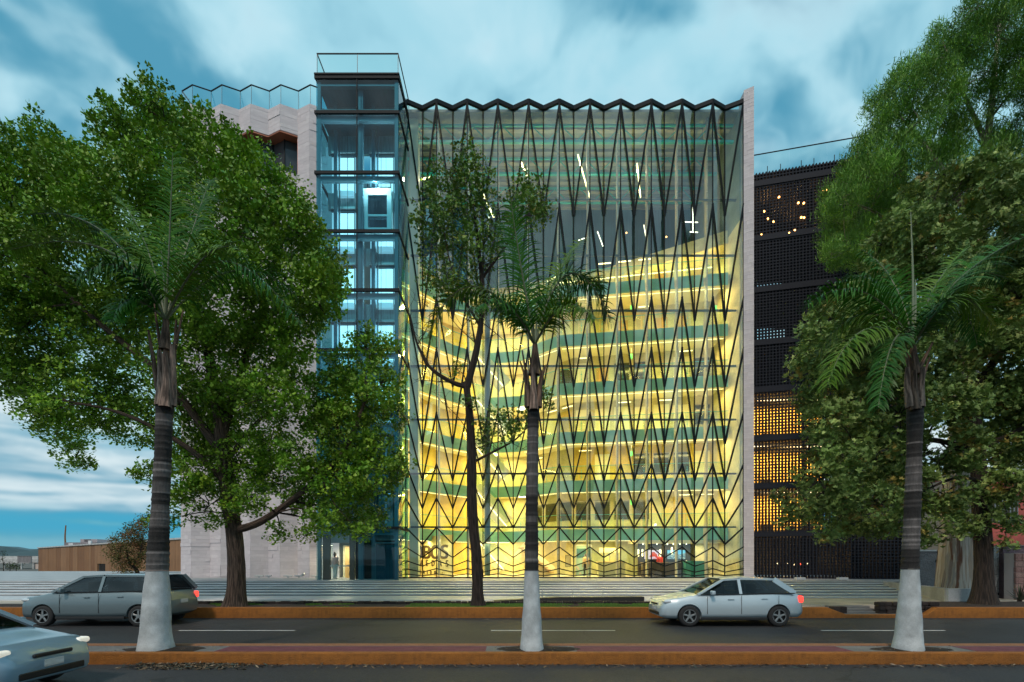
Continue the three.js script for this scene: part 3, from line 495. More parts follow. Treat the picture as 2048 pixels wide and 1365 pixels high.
    line('GLOBOS', bold, 1.02, 7.1, 2.16, 0.42); line('ALAMEDAS', bold, 0.46, 6.9, 1.6, 0.42); line('·BIENVENIDOS·', bold, 0.24, 6.3, 1.03, 1.15);
    areaStrip(V(-6.7, 3.5, -34.6), V(-4.5, 3.5, -33.7), 0.3, rgb(1, 0.75, 0.38), 26); }
  // cafe corner: dark wall, ceiling spots
  part(B, 'dark_wall', box(xAt(1278, 36.4), xAt(1384, 36.4), PLAT, 3.35, -36.75, -36.6), mats.darkIn);
  part(B, 'soffit', box(xAt(1265, 36), 15.4, 3.3, 3.5, -37.4, -34.7), mats.ceiling);
  for (const px of [1286, 1291, 1314, 1330, 1335, 1347, 1360, 1373]) part(B, 'spot_lamp', new THREE.SphereGeometry(0.05, 10, 8).translate(xAt(px, 35.6), 3.24, -35.6), mats.glowWhite);
  areaStrip(V(9.8, 3.2, -35.9), V(15, 3.2, -35.4), 0.4, rgb(1, 0.76, 0.4), 20);
  areaStrip(V(3.6, 3.3, -37.6), V(9.2, 3.3, -36.9), 0.4, rgb(1, 0.8, 0.42), 24);
  part(B, 'wall_panel', box(xAt(1392, 36), xAt(1440, 36), PLAT, 3.3, -36.3, -36.2), mats.wallCream);
  // white end wall of stone that closes the zigzag
  const ew = part(B, 'end_wall', prism([[15.58, -32.48], [16.1, -32.17], [16.3, -33.2], [15.58, -33.2]], PLAT, 33.55), mats.backing), r2 = rng(4);
  for (let h = PLAT, i = 0; h < 33.5; i++) { const hh = 0.26, a = V(15.57, 0, -32.47), d = V(16.11, 0, -32.155).sub(a), L = d.length(); d.normalize(); const cut = 0.15 + r2() * 0.32;
    for (const [u0, u1] of [[0, cut], [cut, L]]) { const o = r2() * 0.012, g = boxUV(new THREE.BoxGeometry(u1 - u0 - 0.008, hh - 0.01, 0.03 + o)); g.translate((u0 + u1) / 2, h + hh / 2, 0.015 + o / 2); g.rotateY(Math.atan2(-d.z, d.x)); g.translate(a.x, 0, a.z); part(ew, 'stone_slab', g, [mats.stoneA, mats.stoneB, mats.stoneC][Math.floor(r2() * 3)]); } h += hh; }
}
{ // inside the ground floor
  const Zs = 36.45;
  const scr = (px0, px1, y0, y1, label, fn) => { const x0 = xAt(px0, Zs), x1 = xAt(px1, Zs), h0 = hAt(y1, Zs), h1 = hAt(y0, Zs), t = thing('wall_screen', label, 'screen', V((x0 + x1) / 2, (h0 + h1) / 2, -Zs - 0.05));
    part(t, 'bezel', rbox(x1 - x0 + 0.06, h1 - h0 + 0.06, 0.06, 0.02), mats.black);
    const T2 = tex(128, fn, true); T2.wrapS = T2.wrapT = THREE.ClampToEdgeWrapping; const p = new THREE.PlaneGeometry(x1 - x0, h1 - h0); p.translate(0, 0, 0.034); part(t, 'screen', p, M(0.02, 0.02, 0.02, { emissive: rgb(1, 1, 1), emissiveIntensity: 1.1, emissiveMap: T2, roughness: 0.2 })); };
  scr(1289, 1323, 1101, 1119, 'wall screen showing a pink and red picture behind the cafe counter', (u, v) => { const d = Math.hypot((u - 0.55) * 1.2, v - 0.35 + 0.2 * Math.sin(u * 9)); let c = mixc([0.75, 0.55, 0.68], [0.85, 0.75, 0.85], fbm(u * 5, v * 5, 1, 3)); if (d < 0.22 + 0.12 * fbm(u * 8, v * 8, 2, 2)) c = [0.75, 0.06, 0.05]; if (v < 0.15 && u > 0.5) c = [0.8, 0.35, 0.4]; return c; });
  scr(1335, 1371, 1101, 1119, 'wall screen showing a blue crowd picture beside the pink screen', (u, v) => { const n = vnoise(u * 26, v * 14, 4), top = v > 0.62 + 0.1 * Math.sin(u * 7); return top ? mixc([0.02, 0.45, 0.75], [0.3, 0.75, 0.9], fbm(u * 6, v * 5, 3, 3)) : mixc([0.04, 0.16, 0.22], [0.65, 0.72, 0.62], n * n); });
  for (const [px, w] of [[1277, 'hanging nearest the pale doorway'], [1285, 'second from the pale doorway'], [1321, 'above the gap between the two screens'], [1344, 'in front of the blue screen']]) { const h = px > 1330 ? 3.0 : 2.85, t = thing('pendant_lamp', 'slim glowing tube pendant in the cafe, ' + w, 'lamp', V(xAt(px, 35.7), h, -35.7));
    part(t, 'tube', new THREE.CapsuleGeometry(0.06, 0.42, 4, 12).translate(0, -0.25, 0), mats.glow); part(t, 'cord', new THREE.CylinderGeometry(0.008, 0.008, 0.5, 6).translate(0, 0.25, 0), mats.black); }
  for (const [px, w] of [[1295, 'below the pink screen'], [1373, 'below the blue screen']]) { const t = thing('globe_lamp', 'pair of small round glowing globes on a stem, ' + w, 'lamp', V(xAt(px, 35.4), 1.75, -35.4)); part(t, 'globe', new THREE.SphereGeometry(0.075, 14, 10), mats.glow); part(t, 'globe', new THREE.SphereGeometry(0.075, 14, 10).translate(0, 0.2, 0), mats.glow); part(t, 'stem', new THREE.CylinderGeometry(0.012, 0.012, 0.9, 6).translate(0, -0.45, 0), mats.black); }
  { const t = thing('cafe_counter', 'dark brown cafe counter in front of the two screens', 'counter', V((xAt(1285, 35.2) + xAt(1362, 35.2)) / 2, PLAT, -35.3)), w = xAt(1362, 35.2) - xAt(1285, 35.2); part(t, 'front', rbox(w, 1.0, 0.5, 0.02, 0, 0.5, 0), M(0.08, 0.055, 0.03)); part(t, 'top', rbox(w + 0.1, 0.05, 0.6, 0.015, 0, 1.03, 0), M(0.2, 0.14, 0.08)); }
  { const t = thing('green_counter', 'plain dark green counter block beside the cafe counter', 'counter', V(xAt(1390, 34.8), PLAT, -34.8)), w = 1.55; part(t, 'front', rbox(w, 1.12, 0.6, 0.02, 0, 0.56, 0), M(0.03, 0.25, 0.2)); part(t, 'top', rbox(w + 0.06, 0.04, 0.66, 0.012, 0, 1.14, 0), M(0.05, 0.3, 0.24)); }
  { const t = thing('side_table', 'small dark bench of slats beside the green counter', 'bench', V(xAt(1413, 35), PLAT, -35)); for (let i = 0; i < 4; i++) part(t, 'slat', rbox(0.42, 0.07, 0.05, 0.01, 0, 0.2 + i * 0.12, 0.15), M(0.07, 0.09, 0.03)); part(t, 'seat', rbox(0.46, 0.05, 0.4, 0.01, 0, 0.66, 0), M(0.07, 0.09, 0.03)); part(t, 'leg', box(-0.21, -0.17, 0, 0.64, -0.18, -0.14), mats.black); part(t, 'leg', box(0.17, 0.21, 0, 0.64, -0.18, -0.14), mats.black); }
  { const t = thing('reception_desk', 'pale reception desk with a lit white back panel on the ground floor', 'desk', V(xAt(1222, 35.8), PLAT, -35.8)); part(t, 'body', rbox(2.0, 1.05, 0.6, 0.03, 0, 0.525, 0), M(0.5, 0.5, 0.3)); part(t, 'top', rbox(2.1, 0.05, 0.7, 0.015, 0, 1.075, 0), M(0.7, 0.45, 0.2)); part(t, 'back_panel', rbox(1.5, 0.35, 0.05, 0.01, 0, 1.95, -0.6), mats.wallPale); part(t, 'post', box(-0.03, 0.03, 1.08, 1.8, -0.62, -0.57), mats.steel); }
  { const t = thing('door_opening', 'tall doorway with a blue-grey interior beside the reception desk', 'doorway', V(xAt(1167, 37.3), PLAT, -37.3)); part(t, 'opening', rbox(1.1, 2.3, 0.06, 0.01, 0, 1.15, 0), M(0.25, 0.4, 0.42)); part(t, 'frame', merge([box(-0.62, -0.55, 0, 2.36, 0.0, 0.1), box(0.55, 0.62, 0, 2.36, 0.0, 0.1), box(-0.62, 0.62, 2.32, 2.4, 0, 0.1)]), mats.steel); part(t, 'lintel_panel', rbox(1.05, 0.7, 0.04, 0.01, 0, 1.75, 0.04), mats.navy); }
  { const t = thing('wall_notice', 'small framed notice on the cream wall beside the doorway', 'notice', V(xAt(1136, 36.6), 2.0, -36.6)); part(t, 'sheet', rbox(0.34, 0.85, 0.02, 0.006), M(0.55, 0.48, 0.32)); part(t, 'frame', merge([box(-0.2, -0.17, -0.45, 0.45, -0.01, 0.03), box(0.17, 0.2, -0.45, 0.45, -0.01, 0.03), box(-0.17, 0.17, 0.42, 0.45, -0.01, 0.03), box(-0.17, 0.17, -0.45, -0.42, -0.01, 0.03)]), mats.black); }
}

// ------------------------------------------------------------------ the lift tower
{
  const B = thing('elevator_tower', 'blue glass elevator tower standing between the white stone wing and the glass building', 'tower', V(0, 0, 0));
  const x0 = -12.04, x1 = -6.97, xm = xAt(713.5, 29.7), zf = -29.7, zb = -32.45, zd = -31.35, top = 31.75;
  const L = [29.6, 25.9, 22.3, 18.68, 15.0, 11.34, 7.68, 4.05], lv = [top, ...L, PLAT], r = rng(3);
  for (let i = 0; i + 1 < lv.length; i++) {
    const hi = lv[i] - 0.10, lo = lv[i + 1] + (i + 2 === lv.length ? 0 : 0.08);
    const pane = (a, b) => part(B, 'glass_pane', quad(V(a.x, lo, a.z), V(b.x, lo, b.z), V(b.x, hi, b.z), V(a.x, hi, a.z)), i + 2 === lv.length && b.x < xm ? mats.railGlass : mats.towerGlass);
    pane(V(x0 + 0.02, 0, zf), V(xm - 0.03, 0, zf)); pane(V(xm + 0.03, 0, zf), V(x1 - 0.02, 0, zf)); pane(V(x1, 0, zf - 0.02), V(x1, 0, zb)); pane(V(x0, 0, zb), V(x0, 0, zf - 0.02));
    part(B, 'mullion', box(xm - 0.025, xm + 0.025, lo, hi, zf - 0.04, zf + 0.025), mats.frame);
    if (i + 2 < lv.length || true) {
      const y = lv[i];
      part(B, 'floor_band', merge([box(x0 - 0.1, x1 + 0.05, y - 0.10, y + 0.08, zf - 0.06, zf + 0.06), box(x1 - 0.05, x1 + 0.05, y - 0.08, y + 0.06, zb, zf - 0.06), box(x0 - 0.08, x0 + 0.05, y - 0.08, y + 0.06, zb, zf - 0.06)]), mats.frame);
      part(B, 'cross_beam', merge([box(x0 + 0.2, x1 - 0.2, y - 0.42, y - 0.14, zf - 0.35, zf - 0.12)]), mats.steelBlue);
    }
  }
  // steel posts and guide rails
  for (const [x, z, w] of [[x0 + 0.14, zf - 0.2, 0.2], [x1 - 0.16, zf - 0.2, 0.22], [xm + 0.1, zf - 0.55, 0.28], [x0 + 0.7, zd + 0.2, 0.22], [xm - 0.12, zd + 0.2, 0.2], [xm + 0.62, zd + 0.2, 0.22], [x1 - 0.24, zd + 0.2, 0.2]]) part(B, 'post', box(x - w / 2, x + w / 2, x > x0 + 0.4 && x < xm - 0.2 ? 4.0 : PLAT, top - 0.2, z - w / 2, z + w / 2), mats.steelBlue);
  for (const x of [x0 + 1.0, xm - 0.3, xm + 0.95, x1 - 0.45]) part(B, 'guide_rail', box(x - 0.03, x + 0.03, 4.0, top - 2, zd + 0.35, zd + 0.45), mats.frameBlue);
  for (const x of [xm + 0.9, xm + 1.3, xm - 0.8]) part(B, 'cable', new THREE.CylinderGeometry(0.012, 0.012, 24, 6).translate(x, 17, -30.4), mats.frame);
  // rear wall with a lit pair of landing doors on each level
  L.concat(PLAT).forEach((y, i) => {
    const hi = i ? L[i - 1] : top;
    if (i > 0) part(B, 'rear_wall', box(x0 + 0.1, x1 - 0.1, y + 2.5, hi - 0.02, zd - 0.16, zd), mats.towerWall);
    else part(B, 'rear_wall', box(x0 + 0.1, x1 - 0.1, y + 0.3, hi - 0.2, zd - 0.16, zd), mats.towerWall);
    if (i === 0 || i === 8) return;
    const lit = i < 6; // the two lowest landings are dark
    for (const [a, b] of [[xAt(663, 31.35), xAt(711, 31.35)], [xAt(740, 31.35), xAt(789, 31.35)]]) {
      const w = b - a, d = part(B, 'landing_door', merge([box(a + w * 0.34, a + w * 0.63, y, y + 2.3, zd - 0.08, zd - 0.04), box(a + w * 0.65, a + w * 0.94, y, y + 2.3, zd - 0.08, zd - 0.04)]), lit ? mats.doorGlow : mats.towerWall);
      part(d, 'side_glass', merge([box(a, a + w * 0.30, y, y + 2.35, zd - 0.09, zd - 0.06), box(a + w * 0.96, b, y, y + 2.35, zd - 0.09, zd - 0.06)]), lit ? mats.doorGlow2 : mats.towerWall);
      part(d, 'frame', merge([box(a - 0.02, b + 0.02, y + 2.36, y + 2.46, zd - 0.1, zd + 0.05), box(a + w * 0.3, a + w * 0.335, y, y + 2.36, zd - 0.1, zd + 0.03), box(a + w * 0.945, a + w * 0.958, y, y + 2.36, zd - 0.1, zd + 0.03), box(a + w * 0.12, a + w * 0.14, y, y + 2.36, zd - 0.1, zd)]), mats.frameBlue);
      part(d, 'sill', box(a + w * 0.3, b - w * 0.05, y - 0.36, y - 0.02, zd, zd + 0.22), lit ? mats.doorGlow2 : mats.steelBlue);
      part(d, 'header', box(a, b, y + 2.47, y + 2.6, zd, zd + 0.16), mats.steel);
    }
    if (!lit) return;
    const lamp = new THREE.RectAreaLight(rgb(0.85, 0.95, 1), 4.2, 4.4, 2.2); lamp.position.set((x0 + x1) / 2, y + 1.2, zd + 0.02); lamp.lookAt((x0 + x1) / 2, y + 1.2, 0); lamp.name = 'landing_lamp'; scene.add(lamp);
  });
  part(B, 'machine_floor', box(x0 + 0.1, x1 - 0.1, L[0] + 0.12, L[0] + 0.3, zb + 0.1, zf - 0.12), mats.frameBlue);
  part(B, 'ceiling', box(x0 + 0.1, x1 - 0.1, top - 0.3, top - 0.14, zb + 0.05, zf - 0.12), mats.navy);
  part(B, 'roof', box(x0 - 0.1, x1 + 0.06, top + 0.1, top + 0.2, zb, zf + 0.1), mats.frame);
  // railing on top: glass with a thin dark rail
  const rt = top + 1.55, rx0 = xAt(634, 29.8), rx1 = xAt(796, 29.8), rz = -29.8, rzb = -32.9;
  for (const [a, b] of [[V(rx0, 0, rz), V(xm, 0, rz)], [V(xm, 0, rz), V(rx1, 0, rz)], [V(rx1, 0, rz), V(rx1, 0, rzb)], [V(rx0, 0, rzb), V(rx0, 0, rz)], [V(rx1, 0, rzb), V(rx0, 0, rzb)]]) {
    part(B, 'railing_panel', quad(a.clone().setY(top + 0.2), b.clone().setY(top + 0.2), b.clone().setY(rt), a.clone().setY(rt)), mats.railGlass); part(B, 'railing', bar(a.clone().setY(rt), b.clone().setY(rt), 0.055, 0.055, 0.05), mats.frame);
    part(B, 'railing_post', box(a.x - 0.015, a.x + 0.015, top + 0.2, rt, a.z - 0.015, a.z + 0.015), mats.frameBlue);
  }
  // entrance at the foot
  part(B, 'entrance_wall', box(xAt(661, 31.2), xAt(703, 31.2), PLAT, PLAT + 2.25, -33.6, -33.5), mats.wallCream);
  part(B, 'entrance_jamb', box(xAt(684, 32.6), xAt(700, 32.6), PLAT, PLAT + 2.2, -33.3, -33.2), mats.doorWood);
  part(B, 'entrance_header', box(xAt(650, 30.6), xAt(708, 30.6), PLAT + 2.3, PLAT + 3.0, -30.7, -30.5), M(0.4, 0.42, 0.43));
  part(B, 'lobby_wall', box(xAt(706, 31), x1 - 0.3, PLAT, PLAT + 3, -31.6, -31.45), mats.darkIn);
  part(B, 'push_bar', box(xAt(661, 29.9), xAt(699, 29.9), PLAT + 0.82, PLAT + 0.90, -29.86, -29.8), mats.steel);
  for (const [a, b] of [[646, 660], [699, 708]]) part(B, 'door_pier', box(xAt(a, 30), xAt(b, 30), PLAT, PLAT + 3.0, -30.15, -29.95), M(0.11, 0.085, 0.07));
  for (const [a, b] of [[750, 788]]) { const xa = xAt(a, 30.6), xb = xAt(b, 30.6); part(B, 'lift_door', merge([box(xa, (xa + xb) / 2 - 0.01, PLAT, PLAT + 2.2, -30.9, -30.84), box((xa + xb) / 2 + 0.01, xb, PLAT, PLAT + 2.2, -30.9, -30.84)]), mats.navy); part(B, 'door_frame', merge([box(xa - 0.07, xa - 0.01, PLAT, PLAT + 2.27, -30.9, -30.78), box(xb + 0.01, xb + 0.07, PLAT, PLAT + 2.27, -30.9, -30.78), box(xa - 0.07, xb + 0.07, PLAT + 2.28, PLAT + 2.36, -30.9, -30.78)]), mats.steelBlue); }
  areaStrip(V(xAt(662, 32.4), PLAT + 2.2, -32.4), V(xAt(700, 32.4), PLAT + 2.2, -32.4), 0.5, rgb(1, 0.85, 0.58), 40);
  // the cabin
  const E = thing('elevator_cabin', 'white elevator cabin with two dark glass windows halfway up the blue tower', 'elevator', V(xAt(754.5, 30.3), hAt(458.5, 30.3), -30.75));
  const w = 1.76, h = 2.56, d = 0.9;
  part(E, 'cabin_frame', merge([box(-w / 2, -w / 2 + 0.28, 0.1, h - 0.42, 0, d / 2), box(w / 2 - 0.28, w / 2, 0.1, h - 0.42, 0, d / 2), box(-w / 2, w / 2, h - 0.42, h, 0, d / 2), box(-w / 2, w / 2, -0.02, 0.1, 0, d / 2), box(-w / 2 + 0.28, w / 2 - 0.28, 0.82, 0.93, 0.1, d / 2)]), M(0.86, 0.93, 0.93, { roughness: 0.4 }));
  part(E, 'window', quad(V(-w / 2 + 0.28, 0.1, d / 2 - 0.06), V(w / 2 - 0.28, 0.1, d / 2 - 0.06), V(w / 2 - 0.28, 0.82, d / 2 - 0.06), V(-w / 2 + 0.28, 0.82, d / 2 - 0.06)), mats.darkGlass);
  part(E, 'window', quad(V(-w / 2 + 0.28, 0.93, d / 2 - 0.06), V(w / 2 - 0.28, 0.93, d / 2 - 0.06), V(w / 2 - 0.28, h - 0.42, d / 2 - 0.06), V(-w / 2 + 0.28, h - 0.42, d / 2 - 0.06)), mats.darkGlass);
  part(E, 'cabin_wall', box(-w / 2 + 0.02, w / 2 - 0.02, 0, h - 0.02, -d / 2, -d / 2 + 0.06), mats.navy);
  part(E, 'added_fill_bulb', new THREE.SphereGeometry(0.06, 12, 8).translate(0, h + 0.1, d / 2 + 0.35), mats.doorGlow); { const l = new THREE.PointLight(rgb(0.9, 0.97, 1), 60); l.position.set(0, h + 0.1, d / 2 + 0.35).add(E.position); l.name = 'added_fill_light'; scene.add(l); }  // bulb and light added in front of the cabin to brighten its frame
  part(E, 'roof_rail', merge([bar(V(-w / 2 + 0.2, h + 0.25, 0.2), V(w / 2 - 0.1, h + 0.25, 0.2), 0.04), bar(V(-w / 2 + 0.2, h + 0.62, 0.2), V(w / 2 - 0.1, h + 0.62, 0.2), 0.04), bar(V(w / 2 - 0.1, h, 0.2), V(w / 2 - 0.1, h + 0.64, 0.2), 0.05), bar(V(-w / 2 + 0.2, h, 0.2), V(-w / 2 + 0.2, h + 0.64, 0.2), 0.05)]), mats.frame);
}

// ------------------------------------------------------------------ the white stone wing
{
  const B = thing('stone_wing', 'pale folded wing clad in long white stone slabs with a glass roof parapet', 'building', V(0, 0, 0));
  const Zp = -33.7, Zv = -34.15, top = 33.9, px = (k) => -22.37 + MOD * k, r = rng(21);
  const pts = []; for (let k = 0; k < 5; k++) { pts.push([px(k) - MOD / 2, Zv], [px(k), Zp]); } pts.push([px(4) + MOD / 2, Zv], [px(5), Zp]);
  part(B, 'wall_core', prism([...pts.map(([x, z]) => [x, z - 0.05]), [px(5), -46], [pts[0][0], -46]], PLAT - 0.6, hAt(345, 34)), mats.backing);
  // above, the core leaves room for the recessed window
  const wi0 = 4, wi1 = 8, hw0 = hAt(420, 34), hw1 = hAt(270, 34);
  part(B, 'wall_core', prism([...pts.slice(0, wi0 + 1).map(([x, z]) => [x, z - 0.05]), [pts[wi0][0], -46], [pts[0][0], -46]], hAt(345, 34), hw1), mats.backing);
  part(B, 'wall_core', prism([...pts.slice(wi1).map(([x, z]) => [x, z - 0.05]), [px(5), -46], [pts[wi1][0], -46]], hAt(345, 34), hw1), mats.backing);
  part(B, 'wall_core', prism([...pts.map(([x, z]) => [x, z - 0.05]), [px(5), -46], [pts[0][0], -46]], hw1, top - 0.02), mats.backing);
  const rest = [[], [], []]; let kept = 0; const SM = [mats.stoneA, mats.stoneB, mats.stoneC], hw0b = hAt(345, 34);
  for (let f = 0; f < 11; f++) {
    const [xa, za] = pts[f], [xb, zb] = pts[f + 1], dir = V(xb - xa, 0, zb - za), L = dir.length(), yaw = Math.atan2(-(zb - za), xb - xa); dir.normalize();
    for (let row = 0; ; row++) {
      const h0 = PLAT - 0.2 + row * 0.262, h1 = Math.min(h0 + 0.262, top); if (h0 > top - 0.05) break;
      if (f >= wi0 && f < wi1 && h1 > hw0b && h0 < hw1 - 0.02) continue;
      const cuts = r() < 0.62 ? [0, 0.15 + r() * 0.7, 1] : [0, 1];
      for (let c = 0; c + 1 < cuts.length; c++) {
        const u0 = cuts[c] * L, u1 = cuts[c + 1] * L, proud = r() < 0.06 ? 0.035 : r() * 0.008;
        const g = boxUV(new THREE.BoxGeometry(u1 - u0 - (proud > 0.02 ? 0.012 : 0.005), h1 - h0 - (proud > 0.02 ? 0.012 : 0.006), 0.04 + proud)); const uv = g.attributes.uv, ox = r() * 5, oy = r() * 5; for (let i = 0; i < uv.count; i++) uv.setXY(i, uv.getX(i) + ox, uv.getY(i) + oy);
        g.translate((u0 + u1) / 2, (h0 + h1) / 2, proud / 2 - 0.015); g.rotateY(yaw); g.translate(xa, 0, za);
        const sx = CX + (xa + xb) / 2 / 33.9 * FPX, sy = HY - (h0 - EYE) / 33.9 * FPX, shown = (sx > 440 && sy > 1055) || (sx > 390 && sy < 262) || (sx > 580 && sy < 345), m = Math.floor(r() * 3);
        if (shown && kept < 298) { part(B, 'stone_slab', g, SM[m]); kept++; } else rest[m].push(g);
      }
    }
  }
  rest.forEach((g, i) => stuff(part(B, 'stone_cladding', merge(g), SM[i])));
  // recessed window with its copper lining
  for (let f = wi0; f < wi1; f++) {
    const [xa, za] = pts[f], [xb, zb] = pts[f + 1], a = (h, o) => V(xa, h, za - o), b = (h, o) => V(xb, h, zb - o);
    part(B, 'window_pane', quad(a(hw0b, 0.7), b(hw0b, 0.7), b(hw1, 0.7), a(hw1, 0.7)), mats.darkPane);
    part(B, 'copper_lining', merge([quad(a(hw1 - 0.01, 0.7), b(hw1 - 0.01, 0.7), b(hw1 - 0.01, -0.01), a(hw1 - 0.01, -0.01)), bar(a(hw1 - 0.03, -0.02), b(hw1 - 0.03, -0.02), 0.07, 0.05)]), mats.copper);
    part(B, 'window_mullion', bar(a(hw0b, 0.66), a(hw1, 0.66), 0.06), mats.frame);
  }
  part(B, 'copper_lining', box(pts[wi0][0] - 0.02, pts[wi0][0] + 0.02, hw0b, hw1, Zv - 0.7, Zv), mats.copper); part(B, 'copper_lining', box(pts[wi1][0] - 0.02, pts[wi1][0] + 0.02, hw0b, hw1, Zv - 0.7, Zv), mats.copper);
  // parapet
  for (let f = 0; f < 11; f++) { const [xa, za] = pts[f], [xb, zb] = pts[f + 1], a = (h) => V(xa, h, za - 0.12), b = (h) => V(xb, h, zb - 0.12);
    part(B, 'parapet_panel', quad(a(top), b(top), b(top + 1.42), a(top + 1.42)), mats.railGlass); part(B, 'parapet_rail', bar(a(top + 1.43), b(top + 1.43), 0.06, 0.06, 0.03), mats.frame); part(B, 'parapet_joint', bar(a(top), a(top + 1.4), 0.022), mats.frameBlue); }
  { const a = V(pts[0][0], 0, Zv - 0.12), b = V(pts[0][0], 0, -41); part(B, 'parapet_panel', quad(a.clone().setY(top), b.clone().setY(top), b.clone().setY(top + 1.42), a.clone().setY(top + 1.42)), mats.railGlass); part(B, 'parapet_rail', bar(a.clone().setY(top + 1.43), b.clone().setY(top + 1.43), 0.06), mats.frame); }
  // low lamps set along the wall foot
  [[518, 'nearest the big tree trunk'], [537, 'second from the trunk'], [576, 'mid-row'], [598, 'with a round head'], [632, 'nearest the blue tower']].forEach(([p, w], i) => { const g = thing('ground_lamp', 'low bar lamp at the foot of the white stone wall, ' + w, 'lamp', V(xAt(p, 32.9), PLAT, -32.9), 'lamps along the wall foot');
    part(g, 'body', rbox(i === 1 ? 0.42 : 0.62, 0.1, 0.14, 0.03, 0, 0.14, 0), i % 2 ? mats.steel : mats.white); part(g, 'bracket', box(-0.04, 0.04, 0, 0.1, -0.04, 0.04), mats.steel); if (i === 3) part(g, 'head', new THREE.CylinderGeometry(0.13, 0.13, 0.12, 16).rotateZ(0.5).translate(0.3, 0.24, 0), mats.steel); });
}

// ------------------------------------------------------------------ the dark lattice building
{
  const B = thing('lattice_building', 'dark building behind a screen of small square openings, some storeys lit amber', 'building', V(0, 0, 0));
  const a = V(16.2, 0, -32.5), b = V(24.9, 0, -30.46), dir = b.clone().sub(a), L = dir.length(); dir.normalize(); const n = V(-dir.z, 0, dir.x); if (n.z < 0) n.negate();
  const P = (u, h, o = 0) => a.clone().addScaledVector(dir, u).addScaledVector(n, o).setY(h);
  const bands = [27.25, 23.6, 20.15, 16.6, 13.45, 10.2, 7.0, 3.8], lv = [28.0, ...bands, PLAT], pitch = 0.2;
  for (let i = 0; i + 1 < lv.length; i++) {
    const hi = i ? lv[i] - 0.17 : lv[0], lo = i + 2 < lv.length ? lv[i + 1] + 0.17 : PLAT, g = [];
    for (let u = 0.0; u <= L; u += pitch) g.push(bar(P(u, lo), P(u, hi), 0.072, 0.16).toNonIndexed());
    for (let h = lo + 0.05; h < hi; h += pitch) g.push(bar(P(0, h), P(L, h), 0.066, 0.15).toNonIndexed());
    stuff(part(B, 'lattice_screen', merge(g), mats.lattice));
    if (i) part(B, 'floor_band', bar(P(0, lv[i], 0.02), P(L, lv[i], 0.02), 0.34, 0.22), mats.lattice);
    for (const u of [3.2, 5.9]) part(B, 'stanchion', bar(P(u, lo, -0.25), P(u, hi, -0.25), 0.22), mats.lattice);
  }
  const back = V(0, 0, -4.2), rm = [];
  bands.concat(PLAT).forEach((y, i) => {
    const hi = i ? bands[i - 1] : 28;
    if (i < 8) part(B, 'floor_slab', prism([[a.x + 0.1, a.z - 0.4], [b.x, b.z - 0.4], [b.x + 1, -37], [a.x + 0.2, -37]], y - 0.14, y + 0.12), mats.darkIn);
    const lit = i >= 5 && i <= 7, zb = i === 8 ? -36.6 : lit ? -35.0 : -36.6;
    if (i === 2 || i === 3) { // openings to the sky
      for (const [x0, x1] of [[a.x, a.x + 0.25], [a.x + 1.9, a.x + 2.35], [a.x + 4.6, 26]]) part(B, 'rear_wall', box(x0, x1, y + 0.12, hi - 0.14, zb - 0.12, zb), mats.darkIn);
      part(B, 'rear_wall', box(a.x + 0.25, a.x + 4.6, y + 0.12, y + 0.75, zb - 0.12, zb), mats.darkIn); part(B, 'rear_wall', box(a.x + 0.25, a.x + 4.6, hi - 0.5, hi - 0.14, zb - 0.12, zb), mats.darkIn);
    } else part(B, 'rear_wall', box(a.x - 0.2, lit ? 22.6 : 26, y + 0.12, hi - 0.14, zb - 0.12, zb), lit ? mats.amberWall : mats.darkIn);
    if (lit) { areaStrip(V(16.8, hi - 0.25, -33.7), V(21.8, hi - 0.25, -33.7), 1.2, rgb(1, 0.62, 0.16), 22); part(B, 'ceiling_light', box(16.8, 21.8, hi - 0.22, hi - 0.18, -33.9, -33.7), mats.glow);
      for (const u of [1.6, 3.3, 4.4]) part(B, 'rack', box(a.x + u, a.x + u + 0.7, y + 0.12, y + 0.5 + 0.5 * hash3(i, u * 10 | 0, 1), -34.6, -34.3), mats.darkIn); }
  });
  for (const [px, py] of [[1528.6, 423], [1558.4, 394.5], [1536, 438], [1547, 444], [1523, 470], [1528.6, 475], [1578.4, 466.5], [1590, 461], [1597, 406], [1608, 406.5], [1603, 435], [1608.5, 435.5], [1648, 381], [1655, 379], [1652, 411]]) { part(B, 'bulb', new THREE.SphereGeometry(0.062, 10, 8).translate(...at(px, py, 32.45 - 0.234 * ((px - 1024) / FPX * 32.4 - 16.2) + 0.02).toArray()), mats.glowOrange); }
  for (const [px, py] of [[1528.6, 423], [1600, 410], [1578, 466]]) { const l = new THREE.PointLight(rgb(1, 0.5, 0.18), 5); l.position.copy(at(px, py, 33.1)); l.name = 'bulb_lamp'; scene.add(l); }
  for (const px of [1556, 1565, 1577, 1590, 1600, 1616]) part(B, 'table_lamp', new THREE.SphereGeometry(0.07, 10, 8).translate(...at(px, 1131 - (px % 3) * 2, 34.4).toArray()), px === 1600 ? mats.redGlow : mats.glow);
  { const l = new THREE.PointLight(rgb(1, 0.6, 0.2), 6); l.position.copy(at(1580, 1120, 34.6)); l.name = 'table_lamp'; scene.add(l); }
  part(B, 'roof', prism([[a.x, a.z - 0.1], [b.x, b.z - 0.1], [b.x + 1, -42], [a.x, -42]], 27.9, 27.99), mats.lattice);
  for (let i = 0; i < 4; i++) { const u0 = i / 4 * L, u1 = (i + 1) / 4 * L; part(B, 'parapet_panel', quad(P(u0 + 0.01, 28.02, -0.06), P(u1 - 0.01, 28.02, -0.06), P(u1 - 0.01, 29.32, -0.06), P(u0 + 0.01, 29.32, -0.06)), mats.railGlass); }
  part(B, 'parapet_rail', bar(P(0, 29.33, -0.06), P(L, 29.33, -0.06), 0.05), mats.frame);
